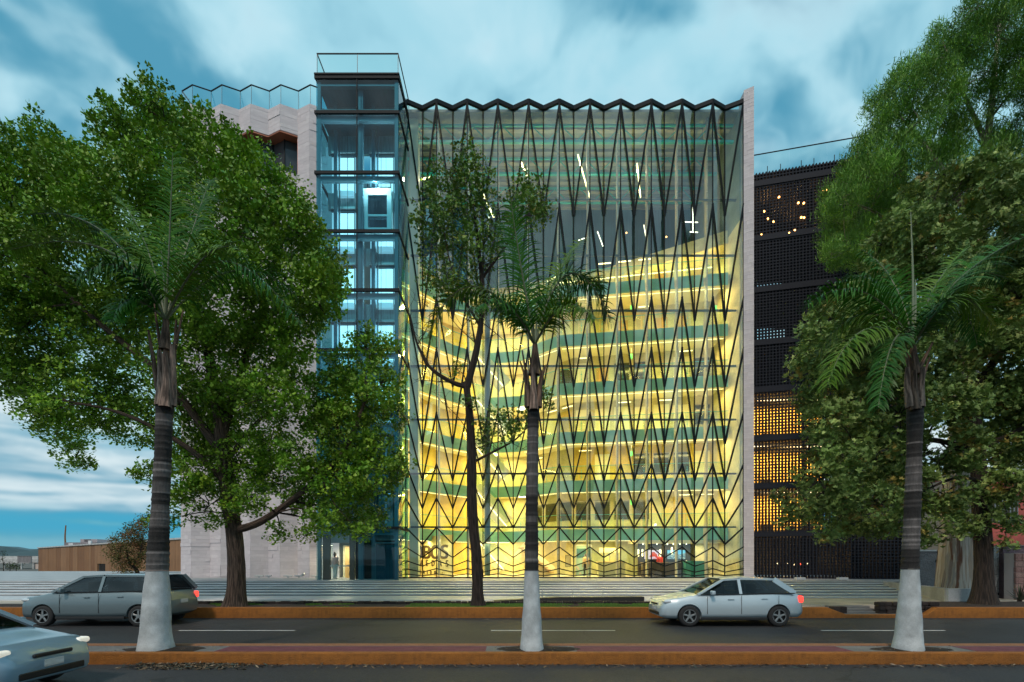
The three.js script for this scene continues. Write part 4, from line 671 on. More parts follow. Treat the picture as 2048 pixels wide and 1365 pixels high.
  for (const u of [0.95, 1.75, 3.0, 3.75, 4.95, 5.6]) part(B, 'roof_rod', bar(P(u, 28, -0.2), P(u, 28.55, -0.2), 0.035), mats.frame);
  part(B, 'side_wall', box(b.x - 0.05, b.x + 0.1, PLAT, 28, -37, b.z - 0.1), mats.lattice);
}

// ------------------------------------------------------------------ timber pavilion and what stands around it
{
  const B = thing('timber_pavilion', 'low pavilion clad in upright brown timber boards beside the white stone wing', 'building', V(0, 0, 0));
  const run = (p, q, h0a, h1a, h0b, h1b, count, seed, skip) => { const r = rng(seed), d = q.clone().sub(p), L = d.length(); d.normalize(); const n = V(-d.z, 0, d.x); if (n.z < 0) n.negate(); const yaw = Math.atan2(-d.z, d.x); let u = 0;
    for (let i = 0; i < count; i++) { const w = L / count * (0.75 + r() * 0.5) , u1 = i === count - 1 ? L : Math.min(L, Math.max(u + 0.3, (i + 1) / count * L + (r() - 0.5) * L / count * 0.5)), t = (u + u1) / 2 / L; let lo = h0a + (h0b - h0a) * t; const hi = h1a + (h1b - h1a) * t; if (skip && (u + u1) / 2 > skip[0] && (u + u1) / 2 < skip[1]) lo += 2.05;
      const g = boxUV(new THREE.BoxGeometry(u1 - u - 0.05, hi - lo, 0.12 + r() * 0.12)); const uv = g.attributes.uv, o = r() * 7; for (let k = 0; k < uv.count; k++) uv.setXY(k, uv.getX(k) + o, uv.getY(k) + o);
      g.rotateY(yaw); const c = p.clone().addScaledVector(d, (u + u1) / 2); g.translate(c.x, (lo + hi) / 2, c.z); part(B, 'board', g, [mats.boardA, mats.boardB, mats.boardC][Math.floor(r() * 3)]); u = u1; }
    const c = bar(p.clone().setY(h1a + 0.1), q.clone().setY(h1b + 0.1), 0.2, 0.5); part(B, 'coping', c, mats.white); };
  const c0 = V(xAt(178, 80), 0, -80), c1 = V(xAt(446, 51), 0, -51), c2 = V(xAt(77, 99), 0, -99), L = c0.distanceTo(c1);
  run(c0, c1, -0.6, 4.5, -0.6, 4.5, 28, 3, [5.5, 9.2]); run(c2, c0, -0.6, 4.4, -0.6, 4.5, 12, 8);
  { const d = c1.clone().sub(c0).normalize(), p = c0.clone().addScaledVector(d, 5.5).add(V(-0.4, 0, -0.5)), q = c0.clone().addScaledVector(d, 9.2).add(V(-0.4, 0, -0.5)); part(B, 'doorway', bar(p.setY(0.45), q.setY(0.45), 2.2, 0.1), mats.black); for (let i = 1; i < 6; i++) { const t = p.clone().lerp(q, i / 6); part(B, 'gate_bar', bar(t.clone().setY(-0.6).add(V(0.3, 0, 0.4)), t.clone().setY(1.4).add(V(0.3, 0, 0.4)), 0.12), mats.darkIn); } }
  part(B, 'roof', prism([[c0.x, c0.z], [c1.x, c1.z], [c1.x - 2, -75], [c2.x + 5, -125], [c2.x, c2.z]], 4.2, 4.4), mats.white);
  { const t = thing('roof_plant_room', 'grey box of rooftop machinery on the timber pavilion', 'roof equipment', V(xAt(178, 92), 4.4, -92)); const s = 92 / FPX; part(t, 'base', box(-31 * s, 31 * s, 0, 9.5 * s, -2, 2), M(0.3, 0.27, 0.29, { map: rep(T.streak, 0.3, 0.3) })); part(t, 'upper_box', box(-3 * s, 30 * s, 9.5 * s, 16 * s, -1.6, 1.6), M(0.36, 0.32, 0.34)); part(t, 'hatch', box(-22 * s, -13 * s, 1 * s, 8 * s, 2, 2.06), M(0.6, 0.6, 0.62)); part(t, 'vent', box(19 * s, 24 * s, 1 * s, 13 * s, 2, 2.3), M(0.65, 0.65, 0.66)); part(t, 'frame', merge([box(5 * s, 18 * s, 12 * s, 13 * s, 1.6, 1.68), box(5 * s, 18 * s, 14.5 * s, 15.3 * s, 1.6, 1.68)]), mats.darkIn); }
  { const t = thing('roof_mast', 'thin brown mast rising from a mossy stump on the pavilion roof', 'mast', V(xAt(131, 94), 4.3, -94)); const s = 94 / FPX; part(t, 'shaft', tube([V(0, 0, 0), V(-0.15, 22 * s, 0), V(0, 46 * s, 0)], 0.16, 0.1), mats.boardB); part(t, 'base', new THREE.SphereGeometry(0.6, 12, 8).scale(1, 0.5, 1).translate(0.3, 0.2, 0), M(0.18, 0.16, 0.02)); }
  const C = thing('white_canopy', 'long white canopy on posts at the edge of town beyond the pavilion', 'building', V(0, 0, 0)); const z = 130, s = z / FPX;
  part(C, 'roof', box(xAt(-260, z), xAt(75, z), hAt(1126, z), hAt(1113, z), -z - 8, -z), mats.white); part(C, 'roof', box(xAt(-260, z), xAt(62, z), hAt(1127.5, z), hAt(1126.3, z), -z - 1, -z + 0.6), M(0.4, 0.38, 0.38));
  for (const px of [-120, -60, 8, 42, 66]) part(C, 'post', box(xAt(px - 1, z), xAt(px + 1, z), -0.45, hAt(1127, z), -z - 0.2, -z + 0.1), mats.white);
  part(C, 'end_wall', box(xAt(62, z), xAt(76, z), -0.45, hAt(1126, z), -z - 6, -z - 0.3), M(0.6, 0.5, 0.45));
  { const t = thing('grey_sign_board', 'blank grey board standing in front of the white canopy', 'board', V(xAt(48, 126), -0.45, -126)); const q = 126 / FPX; part(t, 'board', box(-14 * q, 14 * q, hAt(1126, 126) + 0.45, hAt(1113.5, 126) + 0.45, -0.2, 0), M(0.33, 0.31, 0.32, { map: rep(T.streak, 0.3, 0.3) })); part(t, 'cap', box(-14.5 * q, 14.5 * q, hAt(1113.4, 126) + 0.45, hAt(1112.6, 126) + 0.45, -0.3, 0.1), M(0.2, 0.18, 0.18)); part(t, 'post', box(-7 * q, -5.5 * q, 0, hAt(1126, 126) + 0.45, -0.15, 0), mats.white); }
}

// ------------------------------------------------------------------ walls, planter and house on the other side
{
  const wall = thing('rendered_wall', 'rough grey rendered wall with pale coping behind the peeling tree trunk', 'wall', V(0, 0, 0)), Z = 26.2;
  part(wall, 'panel', box(xAt(1836, Z), xAt(1990, Z), 0.2, hAt(1103.5, Z), -Z - 0.25, -Z), M(0.36, 0.35, 0.37, { map: rep(T.mottled, 0.4, 0.4), bumpMap: rep(T.stucco, 0.8, 0.8), bumpScale: 0.03, roughness: 0.95 }));
  part(wall, 'coping', box(xAt(1834, Z), xAt(1990, Z), hAt(1103.4, Z), hAt(1100.5, Z), -Z - 0.32, -Z + 0.06), mats.white);
  const w2 = thing('blue_lit_wall', 'short length of rough wall with bluish light put into its colour behind the dark plane trunk', 'wall', V(0, 0, 0));
  part(w2, 'panel', box(xAt(1945, 22.6), xAt(2007, 22.6), 0.2, hAt(1097, 22.6), -22.9, -22.6), M(0.5, 0.53, 0.54, { map: rep(T.mottled, 0.5, 0.5), bumpMap: rep(T.stucco, 0.7, 0.7), bumpScale: 0.04, roughness: 0.95 })); part(w2, 'coping', box(xAt(1943, 22.6), xAt(2009, 22.6), hAt(1096.9, 22.6), hAt(1094, 22.6), -22.95, -22.55), mats.white);  // bluish light on this stretch of wall is put into its colour
  part(w2, 'pipe_end', new THREE.CylinderGeometry(0.06, 0.06, 0.1, 14).rotateX(Math.PI / 2).translate(xAt(1997, 22.5), hAt(1189, 22.5), -22.56), mats.black);
  const w3 = thing('mauve_wall', 'plain mauve rendered wall between the bluish-lit wall and the pink stone pillar', 'wall', V(0, 0, 0));
  part(w3, 'panel', box(xAt(2007.5, 22.4), xAt(2140, 22.4), 0.2, hAt(1093, 22.4), -22.8, -22.4), M(0.17, 0.12, 0.145, { map: rep(T.mottled, 0.5, 0.5), bumpMap: rep(T.stucco, 0.6, 0.6), bumpScale: 0.02, roughness: 0.95 })); part(w3, 'coping', box(xAt(2007.5, 22.4), xAt(2140, 22.4), hAt(1092.9, 22.4), hAt(1091, 22.4), -22.85, -22.35), mats.concrete);
  const pl = thing('stone_pillar', 'pillar of fitted pink stones at the edge of the mauve wall', 'pillar', V(xAt(2030, 21.6), 0.3, -21.6)), r = rng(8); part(pl, 'core', box(0.03, 1.6, 0, hAt(1107, 21.6) - 0.3, -0.5, -0.04), mats.backing);
  for (let y = 0.0, i = 0; y < hAt(1107, 21.6) - 0.35; i++) { const h = 0.22 + r() * 0.14; for (let x = 0; x < 1.6;) { const w = 0.22 + r() * 0.22, x1 = Math.min(1.6, x + w); part(pl, 'stone', rbox(x1 - x - 0.015, h - 0.015, 0.1 + r() * 0.03, 0.02, (x + x1) / 2, y + h / 2, 0, 1), i % 2 ? mats.pinkA : mats.pinkB); x = x1; } y += h; }
  const ps = thing('planter', 'low white planter wall around the peeling eucalyptus beside the ramp', 'planter', V(0, 0, 0)), c = V(xAt(1897, 20.4), 0, -20.4), f = V(xAt(1771, 27.0), 0, -27.0), e = V(xAt(1952, 20.4), 0, -20.4);
  part(ps, 'side_wall', bar(c.clone().setY(0.6), f.clone().setY(0.6), 0.56, 0.2).translate(0, 0.0, 0), M(0.52, 0.5, 0.47, { map: rep(T.mottled, 0.4, 0.4) })); part(ps, 'front_wall', bar(c.clone().setY(0.6).add(V(-0.08, 0, 0)), e.clone().setY(0.6), 0.56, 0.2), M(0.58, 0.62, 0.64, { map: rep(T.mottled, 0.4, 0.4) }));
  part(ps, 'soil', prism([[c.x + 0.1, c.z - 0.1], [e.x, e.z - 0.1], [e.x + 1, -26], [f.x + 0.1, -27]], 0.5, 0.8), mats.soil);
  const H = thing('coral_house', 'coral red house with white ledges behind the plane tree', 'building', V(0, 0, 0)), zh = 31;
  part(H, 'wall', box(xAt(1925, zh), xAt(2300, zh), 0, hAt(948, zh), -zh - 8, -zh), M(0.55, 0.13, 0.11, { map: rep(T.mottled, 0.3, 0.3), roughness: 0.9 })); part(H, 'ledge', box(xAt(1922, zh), xAt(2300, zh), hAt(948, zh), hAt(943, zh), -zh - 8, -zh + 0.2), mats.white);
  part(H, 'window', box(xAt(1978, zh), xAt(2036, zh), hAt(1046, zh), hAt(1000, zh), -zh, -zh + 0.03), mats.roomGlass); for (let i = 0; i < 8; i++) part(H, 'window_bar', box(xAt(1980 + i * 7.6, zh), xAt(1981.2 + i * 7.6, zh), hAt(1046, zh), hAt(1000, zh), -zh + 0.05, -zh + 0.09), mats.steel);
  part(H, 'side_wall', box(xAt(1925, zh) - 0.5, xAt(1925, zh) - 0.01, 0, hAt(958, zh), -zh - 6, -zh + 0.1), M(0.45, 0.42, 0.36));
  { const t = thing('wall_lantern', 'bright lamp glowing among the leaves on the coral house', 'lamp', at(1877, 998, 27)); part(t, 'bulb', new THREE.SphereGeometry(0.1, 14, 10), M(1, 0.95, 0.85, { emissive: rgb(1, 0.93, 0.8), emissiveIntensity: 14 })); part(t, 'arm', bar(V(0, 0.05, -0.1), V(0.1, 0.1, -3.8), 0.04), mats.black); const l = new THREE.PointLight(rgb(1, 0.9, 0.75), 6); l.position.copy(at(1877, 998, 27)); l.name = 'lantern_lamp'; scene.add(l); }
  { const t = thing('hanging_ring', 'small dark ring hanging on a cord against the grey rendered wall', 'ring', at(1875, 1123, 26)); part(t, 'ring', new THREE.TorusGeometry(0.07, 0.03, 8, 20), mats.black); part(t, 'cord', box(-0.008, 0.008, 0.08, 0.6, -0.008, 0.008), mats.black); }
  // rough dark stone wall by the dropped kerb, and the grey steps beside it
  const sw = thing('dark_stone_wall', 'knee-high wall of rough dark stones by the dropped kerb, behind the palm', 'wall', V(0, 0.08, -18.0)), rr = rng(31);
  for (let row = 0; row < 3; row++) for (let x = xAt(1753, 18); x < xAt(1868, 18);) { const w = 0.16 + rr() * 0.2, g = rbox(w - 0.012, 0.15, 0.3, 0.035, 0, 0, 0, 1); g.rotateZ((rr() - 0.5) * 0.16); g.translate(x + w / 2, 0.075 + row * 0.15 + (rr() - 0.5) * 0.02, (rr() - 0.5) * 0.06); part(sw, 'stone', g, rr() < 0.5 ? mats.rockA : mats.rockB); x += w; }
  const gs = thing('concrete_steps', 'three shallow grey concrete steps up from the dropped kerb', 'steps', V(0, 0, 0)); for (let i = 0; i < 3; i++) part(gs, 'step', rbox(1.42, 0.075, 0.9 - i * 0.22, 0.01, xAt(1714, 18.2), 0.135 + i * 0.075, -18.5 - i * 0.11, 1), mats.concrete);
  const cs = thing('rough_stone_block', 'dark rough block at the end of the orange kerb beside the grey steps', 'stone', V(xAt(1676, 18.1), 0.08, -18.1)); for (let i = 0; i < 4; i++) part(cs, 'stone', rbox(0.26, 0.14, 0.3, 0.03, (i % 2) * 0.25 - 0.12, 0.07 + Math.floor(i / 2) * 0.13, 0, 1), i % 2 ? mats.rockA : mats.rockB);
  const sp = thing('spiky_plant', 'dark spiky plant at the foot of the pink stone pillar', 'plant', V(xAt(2040, 20.6), 0.34, -20.6)), leaves = []; for (let i = 0; i < 46; i++) { const a = rr() * 6.28, el = 0.4 + rr() * 1.0, len = 0.45 + rr() * 0.5, d = V(Math.cos(a) * Math.cos(el), Math.sin(el), Math.sin(a) * Math.cos(el)), s = V(-Math.sin(a), 0, Math.cos(a)).multiplyScalar(0.02); const m = d.clone().multiplyScalar(len * 0.5); leaves.push(quad(s.clone().negate(), s, m.clone().add(s), m.clone().sub(s)), quad(m.clone().sub(s), m.clone().add(s), d.clone().multiplyScalar(len).add(s.clone().multiplyScalar(0.1)), d.clone().multiplyScalar(len).sub(s.clone().multiplyScalar(0.1)))); }
  part(sp, 'leaves', merge(leaves), new THREE.MeshStandardMaterial({ color: rgb(0.03, 0.05, 0.025), roughness: 0.6, side: THREE.DoubleSide })); part(sp, 'stem', new THREE.CylinderGeometry(0.06, 0.09, 0.2, 10).translate(0, 0.05, 0), mats.soil);
  [[1685, 'standing nearest the steps'], [1600, 'standing nearest the end wall']].forEach(([p, w]) => { const t = thing('platform_block', 'small pale stone block on the platform by the lattice screen, ' + w, 'block', V(xAt(p, 29.2), PLAT, -29.2), 'pale blocks on the platform'); part(t, 'body', rbox(0.55, 0.16, 0.3, 0.02, 0, 0.1, 0), mats.tread); part(t, 'foot', box(-0.2, 0.2, 0, 0.03, -0.1, 0.1), mats.riser); });
}

// ------------------------------------------------------------------ trees
const barkMat = M(0.14, 0.105, 0.085, { map: rep(T.bark, 2, 0.7), bumpMap: rep(T.barkH, 2, 0.7), bumpScale: 0.05, roughness: 0.95 });
const barkDark = M(0.06, 0.044, 0.036, { map: rep(T.bark, 2, 0.7), bumpMap: rep(T.barkH, 2, 0.7), bumpScale: 0.05, roughness: 0.95 });
const peelMat = M(0.62, 0.58, 0.55, { map: rep(T.peel, 1, 0.35), bumpMap: rep(T.barkH, 1, 0.35), bumpScale: 0.03, roughness: 0.7 });
const leafM = (r, g, b, rough = 0.5, spec = 0.6) => new THREE.MeshPhysicalMaterial({ color: rgb(r, g, b), roughness: rough, side: THREE.DoubleSide, transmission: 0.25, thickness: 0, ior: 1.4, specularIntensity: spec });
function spray(seed, n, R, leaf) { // a twig of n leaves, each a leaf-shaped face of its own
  const r = rng(seed), list = [];
  for (let i = 0; i < n; i++) {
    const g = leaf(r), s = 0.75 + r() * 0.5; g.scale(s, s, s); g.rotateZ((r() - 0.5) * 1.2); g.rotateX(-0.2 - r() * 1.25); g.rotateY(r() * Math.PI * 2);
    const a = r() * 6.28, u = Math.pow(r(), 0.5) * R, h = (r() - 0.5) * R * 1.3; g.translate(Math.cos(a) * u, h, Math.sin(a) * u); list.push(g);
  }
  return mergeGeometries(list);
}
const outline = (pts, fold = 0.18) => () => { // a leaf from half an outline [x, y], folded along its rib; grows along +y from 0
  const pos = [], idx = []; const n = pts.length; for (const [x, y] of pts) { pos.push(0, y, 0, x, y, Math.abs(x) * fold, -x, y, Math.abs(x) * fold); }
  for (let i = 0; i + 1 < n; i++) { const a = i * 3, b = a + 3; idx.push(a, a + 1, b, b, a + 1, b + 1, a, b, a + 2, b, b + 2, a + 2); }
  const g = new THREE.BufferGeometry(); g.setAttribute('position', new THREE.Float32BufferAttribute(pos, 3)); g.setIndex(idx); const h = g.toNonIndexed(); h.computeVertexNormals(); return h; };
const poplar = outline([[0.004, 0], [0.045, 0.018], [0.038, 0.053], [0.001, 0.108]]);
const lance = outline([[0.002, 0], [0.017, 0.07], [0.001, 0.20]], 0.3);
const maple = () => { const p = [[0, 0], [0.05, -0.02], [0.10, 0.0], [0.065, 0.04], [0.115, 0.10], [0.045, 0.085], [0, 0.185], [-0.045, 0.085], [-0.115, 0.10], [-0.065, 0.04], [-0.10, 0.0], [-0.05, -0.02]]; const pos = [], idx = []; pos.push(0, 0.05, 0.012); p.forEach(([x, y]) => pos.push(x, y, Math.abs(x) * 0.25 - 0.01)); for (let i = 1; i <= 12; i++) idx.push(0, i, i % 12 + 1); const g = new THREE.BufferGeometry(); g.setAttribute('position', new THREE.Float32BufferAttribute(pos, 3)); g.setIndex(idx); g.scale(0.78, 0.78, 0.78); const h = g.toNonIndexed(); h.computeVertexNormals(); return h; };

function tree({ name, label, category = 'tree', base, bark, limbs, lobes, leaf, leafMat, R, nLeaf, density, seed, tint, Zc, dz = 0.9, squash = 1.25, droop = 0, twig = 0.02, gap = 0.36, shrink = 1, bare = [] }) {
  const root = thing(name, label, category, base), r = rng(seed), loc = (v) => v.clone().sub(base);
  const nodes = []; // points along the limbs, for branches to spring from
  limbs.forEach((l, i) => { const p = l.pts.map(([x, y, Z]) => loc(at(x, y, Z))); part(root, i ? 'limb' : 'trunk', tube(p, l.r0, l.r1, { radial: i ? 9 : 16, seg: p.length * 7, wob: l.wob ?? 0.12, seed: seed + i, flare: l.flare ?? 0 }), l.bark ?? bark);
    const c = new THREE.CatmullRomCurve3(p); for (let t = i ? 0.25 : 0.5; t <= 1.0001; t += 0.1) nodes.push([c.getPointAt(Math.min(1, t)), l.r0 + (l.r1 - l.r0) * t]); });
  const twigs = [], spots = [];
  const branch = (p, q, r0, bend) => { const m = p.clone().lerp(q, 0.5).add(V((r() - 0.5) * bend, (r() - 0.2) * bend, (r() - 0.5) * bend)); twigs.push(tube([p, m, q], r0, r0 * 0.25, { radial: 5, seg: 6 })); return m; };
  for (const L of lobes) {
    const [px, py, pr, zo] = L, Z = Zc + (zo ?? (r() - 0.5) * 2) * dz, c = loc(at(px, py, Z)), rad = pr / FPX * Z * shrink, dens = (L[4] ?? 1) * density;
    let best = nodes[0], bd = 1e9; for (const n of nodes) { const d = n[0].distanceTo(c) + (n[0].y > c.y + 0.5 ? 1.6 : 0); if (d < bd) { bd = d; best = n; } }
    branch(best[0], c, Math.min(best[1] * 0.6, 0.02 + rad * 0.03), bd * 0.25);
    const nb = 4 + Math.round(rad * 3); for (let i = 0; i < nb; i++) { const d = V(r() - 0.5, r() - 0.42, (r() - 0.5) * 1.2).normalize().multiplyScalar(rad * (0.75 + r() * 0.3)); const e = c.clone().add(d), m = branch(c.clone().addScaledVector(d, 0.1), e, twig, rad * 0.3); if (rad > 0.8) branch(m, m.clone().add(V(r() - 0.5, r() - 0.4, r() - 0.5).multiplyScalar(rad)), twig * 0.6, rad * 0.2); }
    const N = Math.round(dens * rad * rad * 10);
    for (let i = 0, tries = 0; i < N && tries < N * 6; tries++) {
      const d = V(r() * 2 - 1, r() * 2 - 1, r() * 2 - 1); const l = d.length(); if (l > 1 || l < 0.05) continue; d.multiplyScalar(1 / l);
      const u = 0.35 + 0.72 * Math.pow(r(), 0.55), p = c.clone().add(V(d.x * rad * u, d.y * rad * u * 0.95, d.z * rad * u * squash));
      const ns = fbm(p.x * 1.1 + seed, p.y * 1.1, p.z * 1.1, 3); if (ns < gap + (r() - 0.5) * 0.08) continue; i++;
      spots.push([p, d, ns]);
    }
  }
  for (const [a, b, n] of bare) { const p = loc(at(...a)), q = loc(at(...b)); branch(p, q, twig * 1.6, 0.5); for (let i = 0; i < n; i++) { const t = r(), s = p.clone().lerp(q, t), e = s.clone().add(V((r() - 0.5) * 1.5, r() * 1.1 - 0.3, (r() - 0.5) * 1.0)), m = branch(s, e, twig * 0.7, 0.35); branch(m, m.clone().add(V((r() - 0.5) * 0.8, r() * 0.6 - 0.1, (r() - 0.5) * 0.6)), twig * 0.45, 0.2); } }
  stuff(part(root, 'branches', merge(twigs), bark));
  const kinds = 3, per = [[], [], []]; spots.forEach((s, i) => per[i % kinds].push(s));
  const q = new THREE.Quaternion(), e = new THREE.Euler(), m4 = new THREE.Matrix4();
  per.forEach((list, k) => {
    const im = new THREE.InstancedMesh(spray(seed * 7 + k, nLeaf, R, leaf), leafMat, list.length); im.name = 'foliage'; im.castShadow = im.receiveShadow = true;
    list.forEach(([p, d, ns], i) => { e.set((r() - 0.5) * 0.9 + d.z * 0.35, r() * 6.28, (r() - 0.5) * 0.9 - d.x * 0.35); q.setFromEuler(e); const s = 0.8 + r() * 0.45; m4.compose(p, q, V(s, s * (1 + droop), s)); im.setMatrixAt(i, m4); im.setColorAt(i, tint(r, p, ns, d)); });
    root.add(stuff(im));
  });
  return root;
}
const gtint = (r, p, ns) => { const k = 0.6 + r() * 0.6 + (ns - 0.5) * 1.4, y = r() < 0.25 ? 1.25 : 1; return rgb(k * y * (0.9 + r() * 0.3), k * (y > 1 ? 1.12 : 1), k * 0.8); };

tree({ name: 'poplar_tree', label: 'huge leafy green tree with a stout straight trunk in front of the white stone wing', base: at(470, 1213, 18.3), bark: barkMat, seed: 12, Zc: 18.0, dz: 1.6, gap: 0.40,
  limbs: [{ pts: [[470, 1213, 18.3], [472, 1140, 18.3], [468, 1070, 18.3], [452, 960, 18.2], [440, 840, 18.1]], r0: 0.30, r1: 0.25, flare: 0.55, wob: 0.16 },
    { pts: [[468, 1062, 18.3], [520, 1045, 18.1], [585, 1000, 17.8], [640, 955, 17.6], [690, 900, 17.5], [735, 790, 17.5]], r0: 0.15, r1: 0.05 }, { pts: [[440, 840, 18.1], [410, 680, 18], [360, 520, 17.9], [320, 330, 18]], r0: 0.22, r1: 0.05 },
    { pts: [[444, 870, 18.1], [490, 720, 18.4], [540, 560, 18.6], [560, 430, 18.6]], r0: 0.17, r1: 0.04 }, { pts: [[440, 900, 18.1], [330, 760, 17.6], [190, 640, 17.3], [60, 520, 17.3]], r0: 0.17, r1: 0.04 },
    { pts: [[445, 960, 18.2], [380, 900, 17.8], [250, 830, 17.4], [120, 800, 17.3]], r0: 0.12, r1: 0.03 }, { pts: [[400, 650, 18], [250, 480, 18.2], [110, 320, 18.3]], r0: 0.12, r1: 0.03 }, { pts: [[450, 930, 18.2], [500, 860, 18.2], [590, 780, 18.3]], r0: 0.1, r1: 0.03 }],
  lobes: [[300, 205, 42], [330, 240, 55], [365, 265, 50], [300, 320, 80], [232, 245, 32, 0, 0.9], [250, 285, 45], [70, 245, 26, 0, 0.8], [100, 285, 34, 0, 0.8], [40, 300, 34], [60, 350, 70], [140, 330, 42, 0, 0.8], [170, 370, 65], [420, 320, 70], [470, 310, 45], [500, 370, 75], [560, 430, 70], [600, 470, 52], [640, 520, 50], [668, 560, 32], [480, 470, 100], [380, 420, 105], [250, 420, 105], [130, 420, 95], [20, 430, 90], [-60, 480, 110],
    [560, 580, 85], [630, 600, 48], [655, 560, 40], [450, 600, 105], [330, 560, 100], [200, 540, 115], [70, 550, 105], [-40, 620, 110], [40, 660, 90], [140, 660, 90], [260, 690, 90], [400, 730, 95], [510, 700, 80], [590, 690, 42], [600, 640, 45], [90, 770, 75], [20, 760, 50], [180, 800, 75], [260, 830, 65], [370, 840, 80], [460, 830, 80], [540, 800, 60], [590, 760, 36], [130, 860, 42], [85, 830, 40], [150, 915, 26], [410, 940, 60], [480, 930, 65], [360, 970, 46], [330, 1040, 26], [420, 1010, 50], [540, 890, 48], [540, 960, 40], [495, 1000, 36], [300, 950, 26], [555, 1070, 22, 0, 0.7],
    [735, 700, 42], [770, 690, 24], [690, 740, 40], [760, 770, 45], [715, 800, 65], [660, 800, 50], [785, 830, 30], [690, 880, 70], [640, 850, 48], [750, 910, 50], [795, 940, 28], [745, 970, 45], [680, 960, 62], [630, 960, 46], [700, 1030, 48], [650, 1040, 38], [600, 1000, 38], [590, 920, 36], [755, 1040, 24], [725, 1070, 20], [615, 1070, 18]],
  leaf: poplar, leafMat: leafM(0.165, 0.33, 0.035, 0.42), R: 0.23, nLeaf: 16, density: 12, tint: gtint });

tree({ name: 'slender_tree', label: 'slender half-bare tree with a crooked dark trunk in front of the glowing glass', base: at(956, 1213, 18.3), bark: barkDark, seed: 33, Zc: 18.2, dz: 0.5, twig: 0.014, gap: 0.38,
  limbs: [{ pts: [[956, 1213, 18.3], [953, 1130, 18.3], [945, 1010, 18.3], [943, 900, 18.3], [936, 800, 18.3], [932, 765, 18.3]], r0: 0.225, r1: 0.13, flare: 0.4, wob: 0.22 }, { pts: [[934, 775, 18.3], [955, 690, 18.2], [965, 600, 18.2], [955, 480, 18.2], [935, 340, 18.2]], r0: 0.14, r1: 0.03 }, { pts: [[936, 775, 18.3], [905, 765, 18.2], [860, 735, 18], [835, 690, 18], [820, 630, 18]], r0: 0.09, r1: 0.02 }, { pts: [[946, 925, 18.3], [985, 905, 18.1], [1030, 880, 18], [1060, 850, 18]], r0: 0.06, r1: 0.015 },
    { pts: [[958, 650, 18.2], [910, 560, 18.1], [885, 450, 18.1]], r0: 0.05, r1: 0.015 }, { pts: [[962, 560, 18.2], [1020, 480, 18.2], [1070, 400, 18.2]], r0: 0.06, r1: 0.015 }],
  lobes: [[925, 310, 24], [945, 330, 28], [900, 350, 30], [870, 345, 14, 0, 0.7], [880, 385, 36], [930, 380, 40], [970, 370, 32], [860, 430, 34], [910, 440, 46], [955, 430, 40], [870, 490, 38], [920, 500, 44], [840, 440, 14, 0, 0.7], [965, 500, 36, 0, 0.6], [985, 470, 26, 0, 0.6], [1050, 370, 26], [1080, 390, 28], [1060, 430, 34], [1095, 430, 18], [1030, 400, 22], [1020, 450, 22], [870, 560, 34], [900, 560, 30], [935, 570, 30, 0, 0.6], [960, 620, 26, 0, 0.5], [915, 740, 14], [940, 810, 16], [1040, 840, 28], [1010, 860, 26], [975, 880, 24], [1000, 830, 20], [1085, 790, 17], [1095, 805, 12], [1060, 780, 12], [965, 845, 16]],
  bare: [[[965, 600, 18.2], [1000, 470, 18], 16], [[955, 500, 18.2], [1000, 420, 18.1], 14], [[860, 735, 18], [815, 620, 17.9], 22], [[835, 690, 18], [860, 600, 17.9], 12], [[955, 690, 18.2], [880, 600, 18], 16], [[958, 640, 18.2], [1030, 700, 18], 10], [[900, 765, 18.2], [830, 760, 18], 10], [[942, 880, 18.3], [880, 800, 18], 8], [[945, 900, 18.3], [1050, 900, 18], 12], [[950, 560, 18.2], [985, 520, 18], 18]],
  leaf: poplar, leafMat: leafM(0.115, 0.235, 0.05, 0.4), R: 0.2, nLeaf: 9, density: 9, tint: gtint });

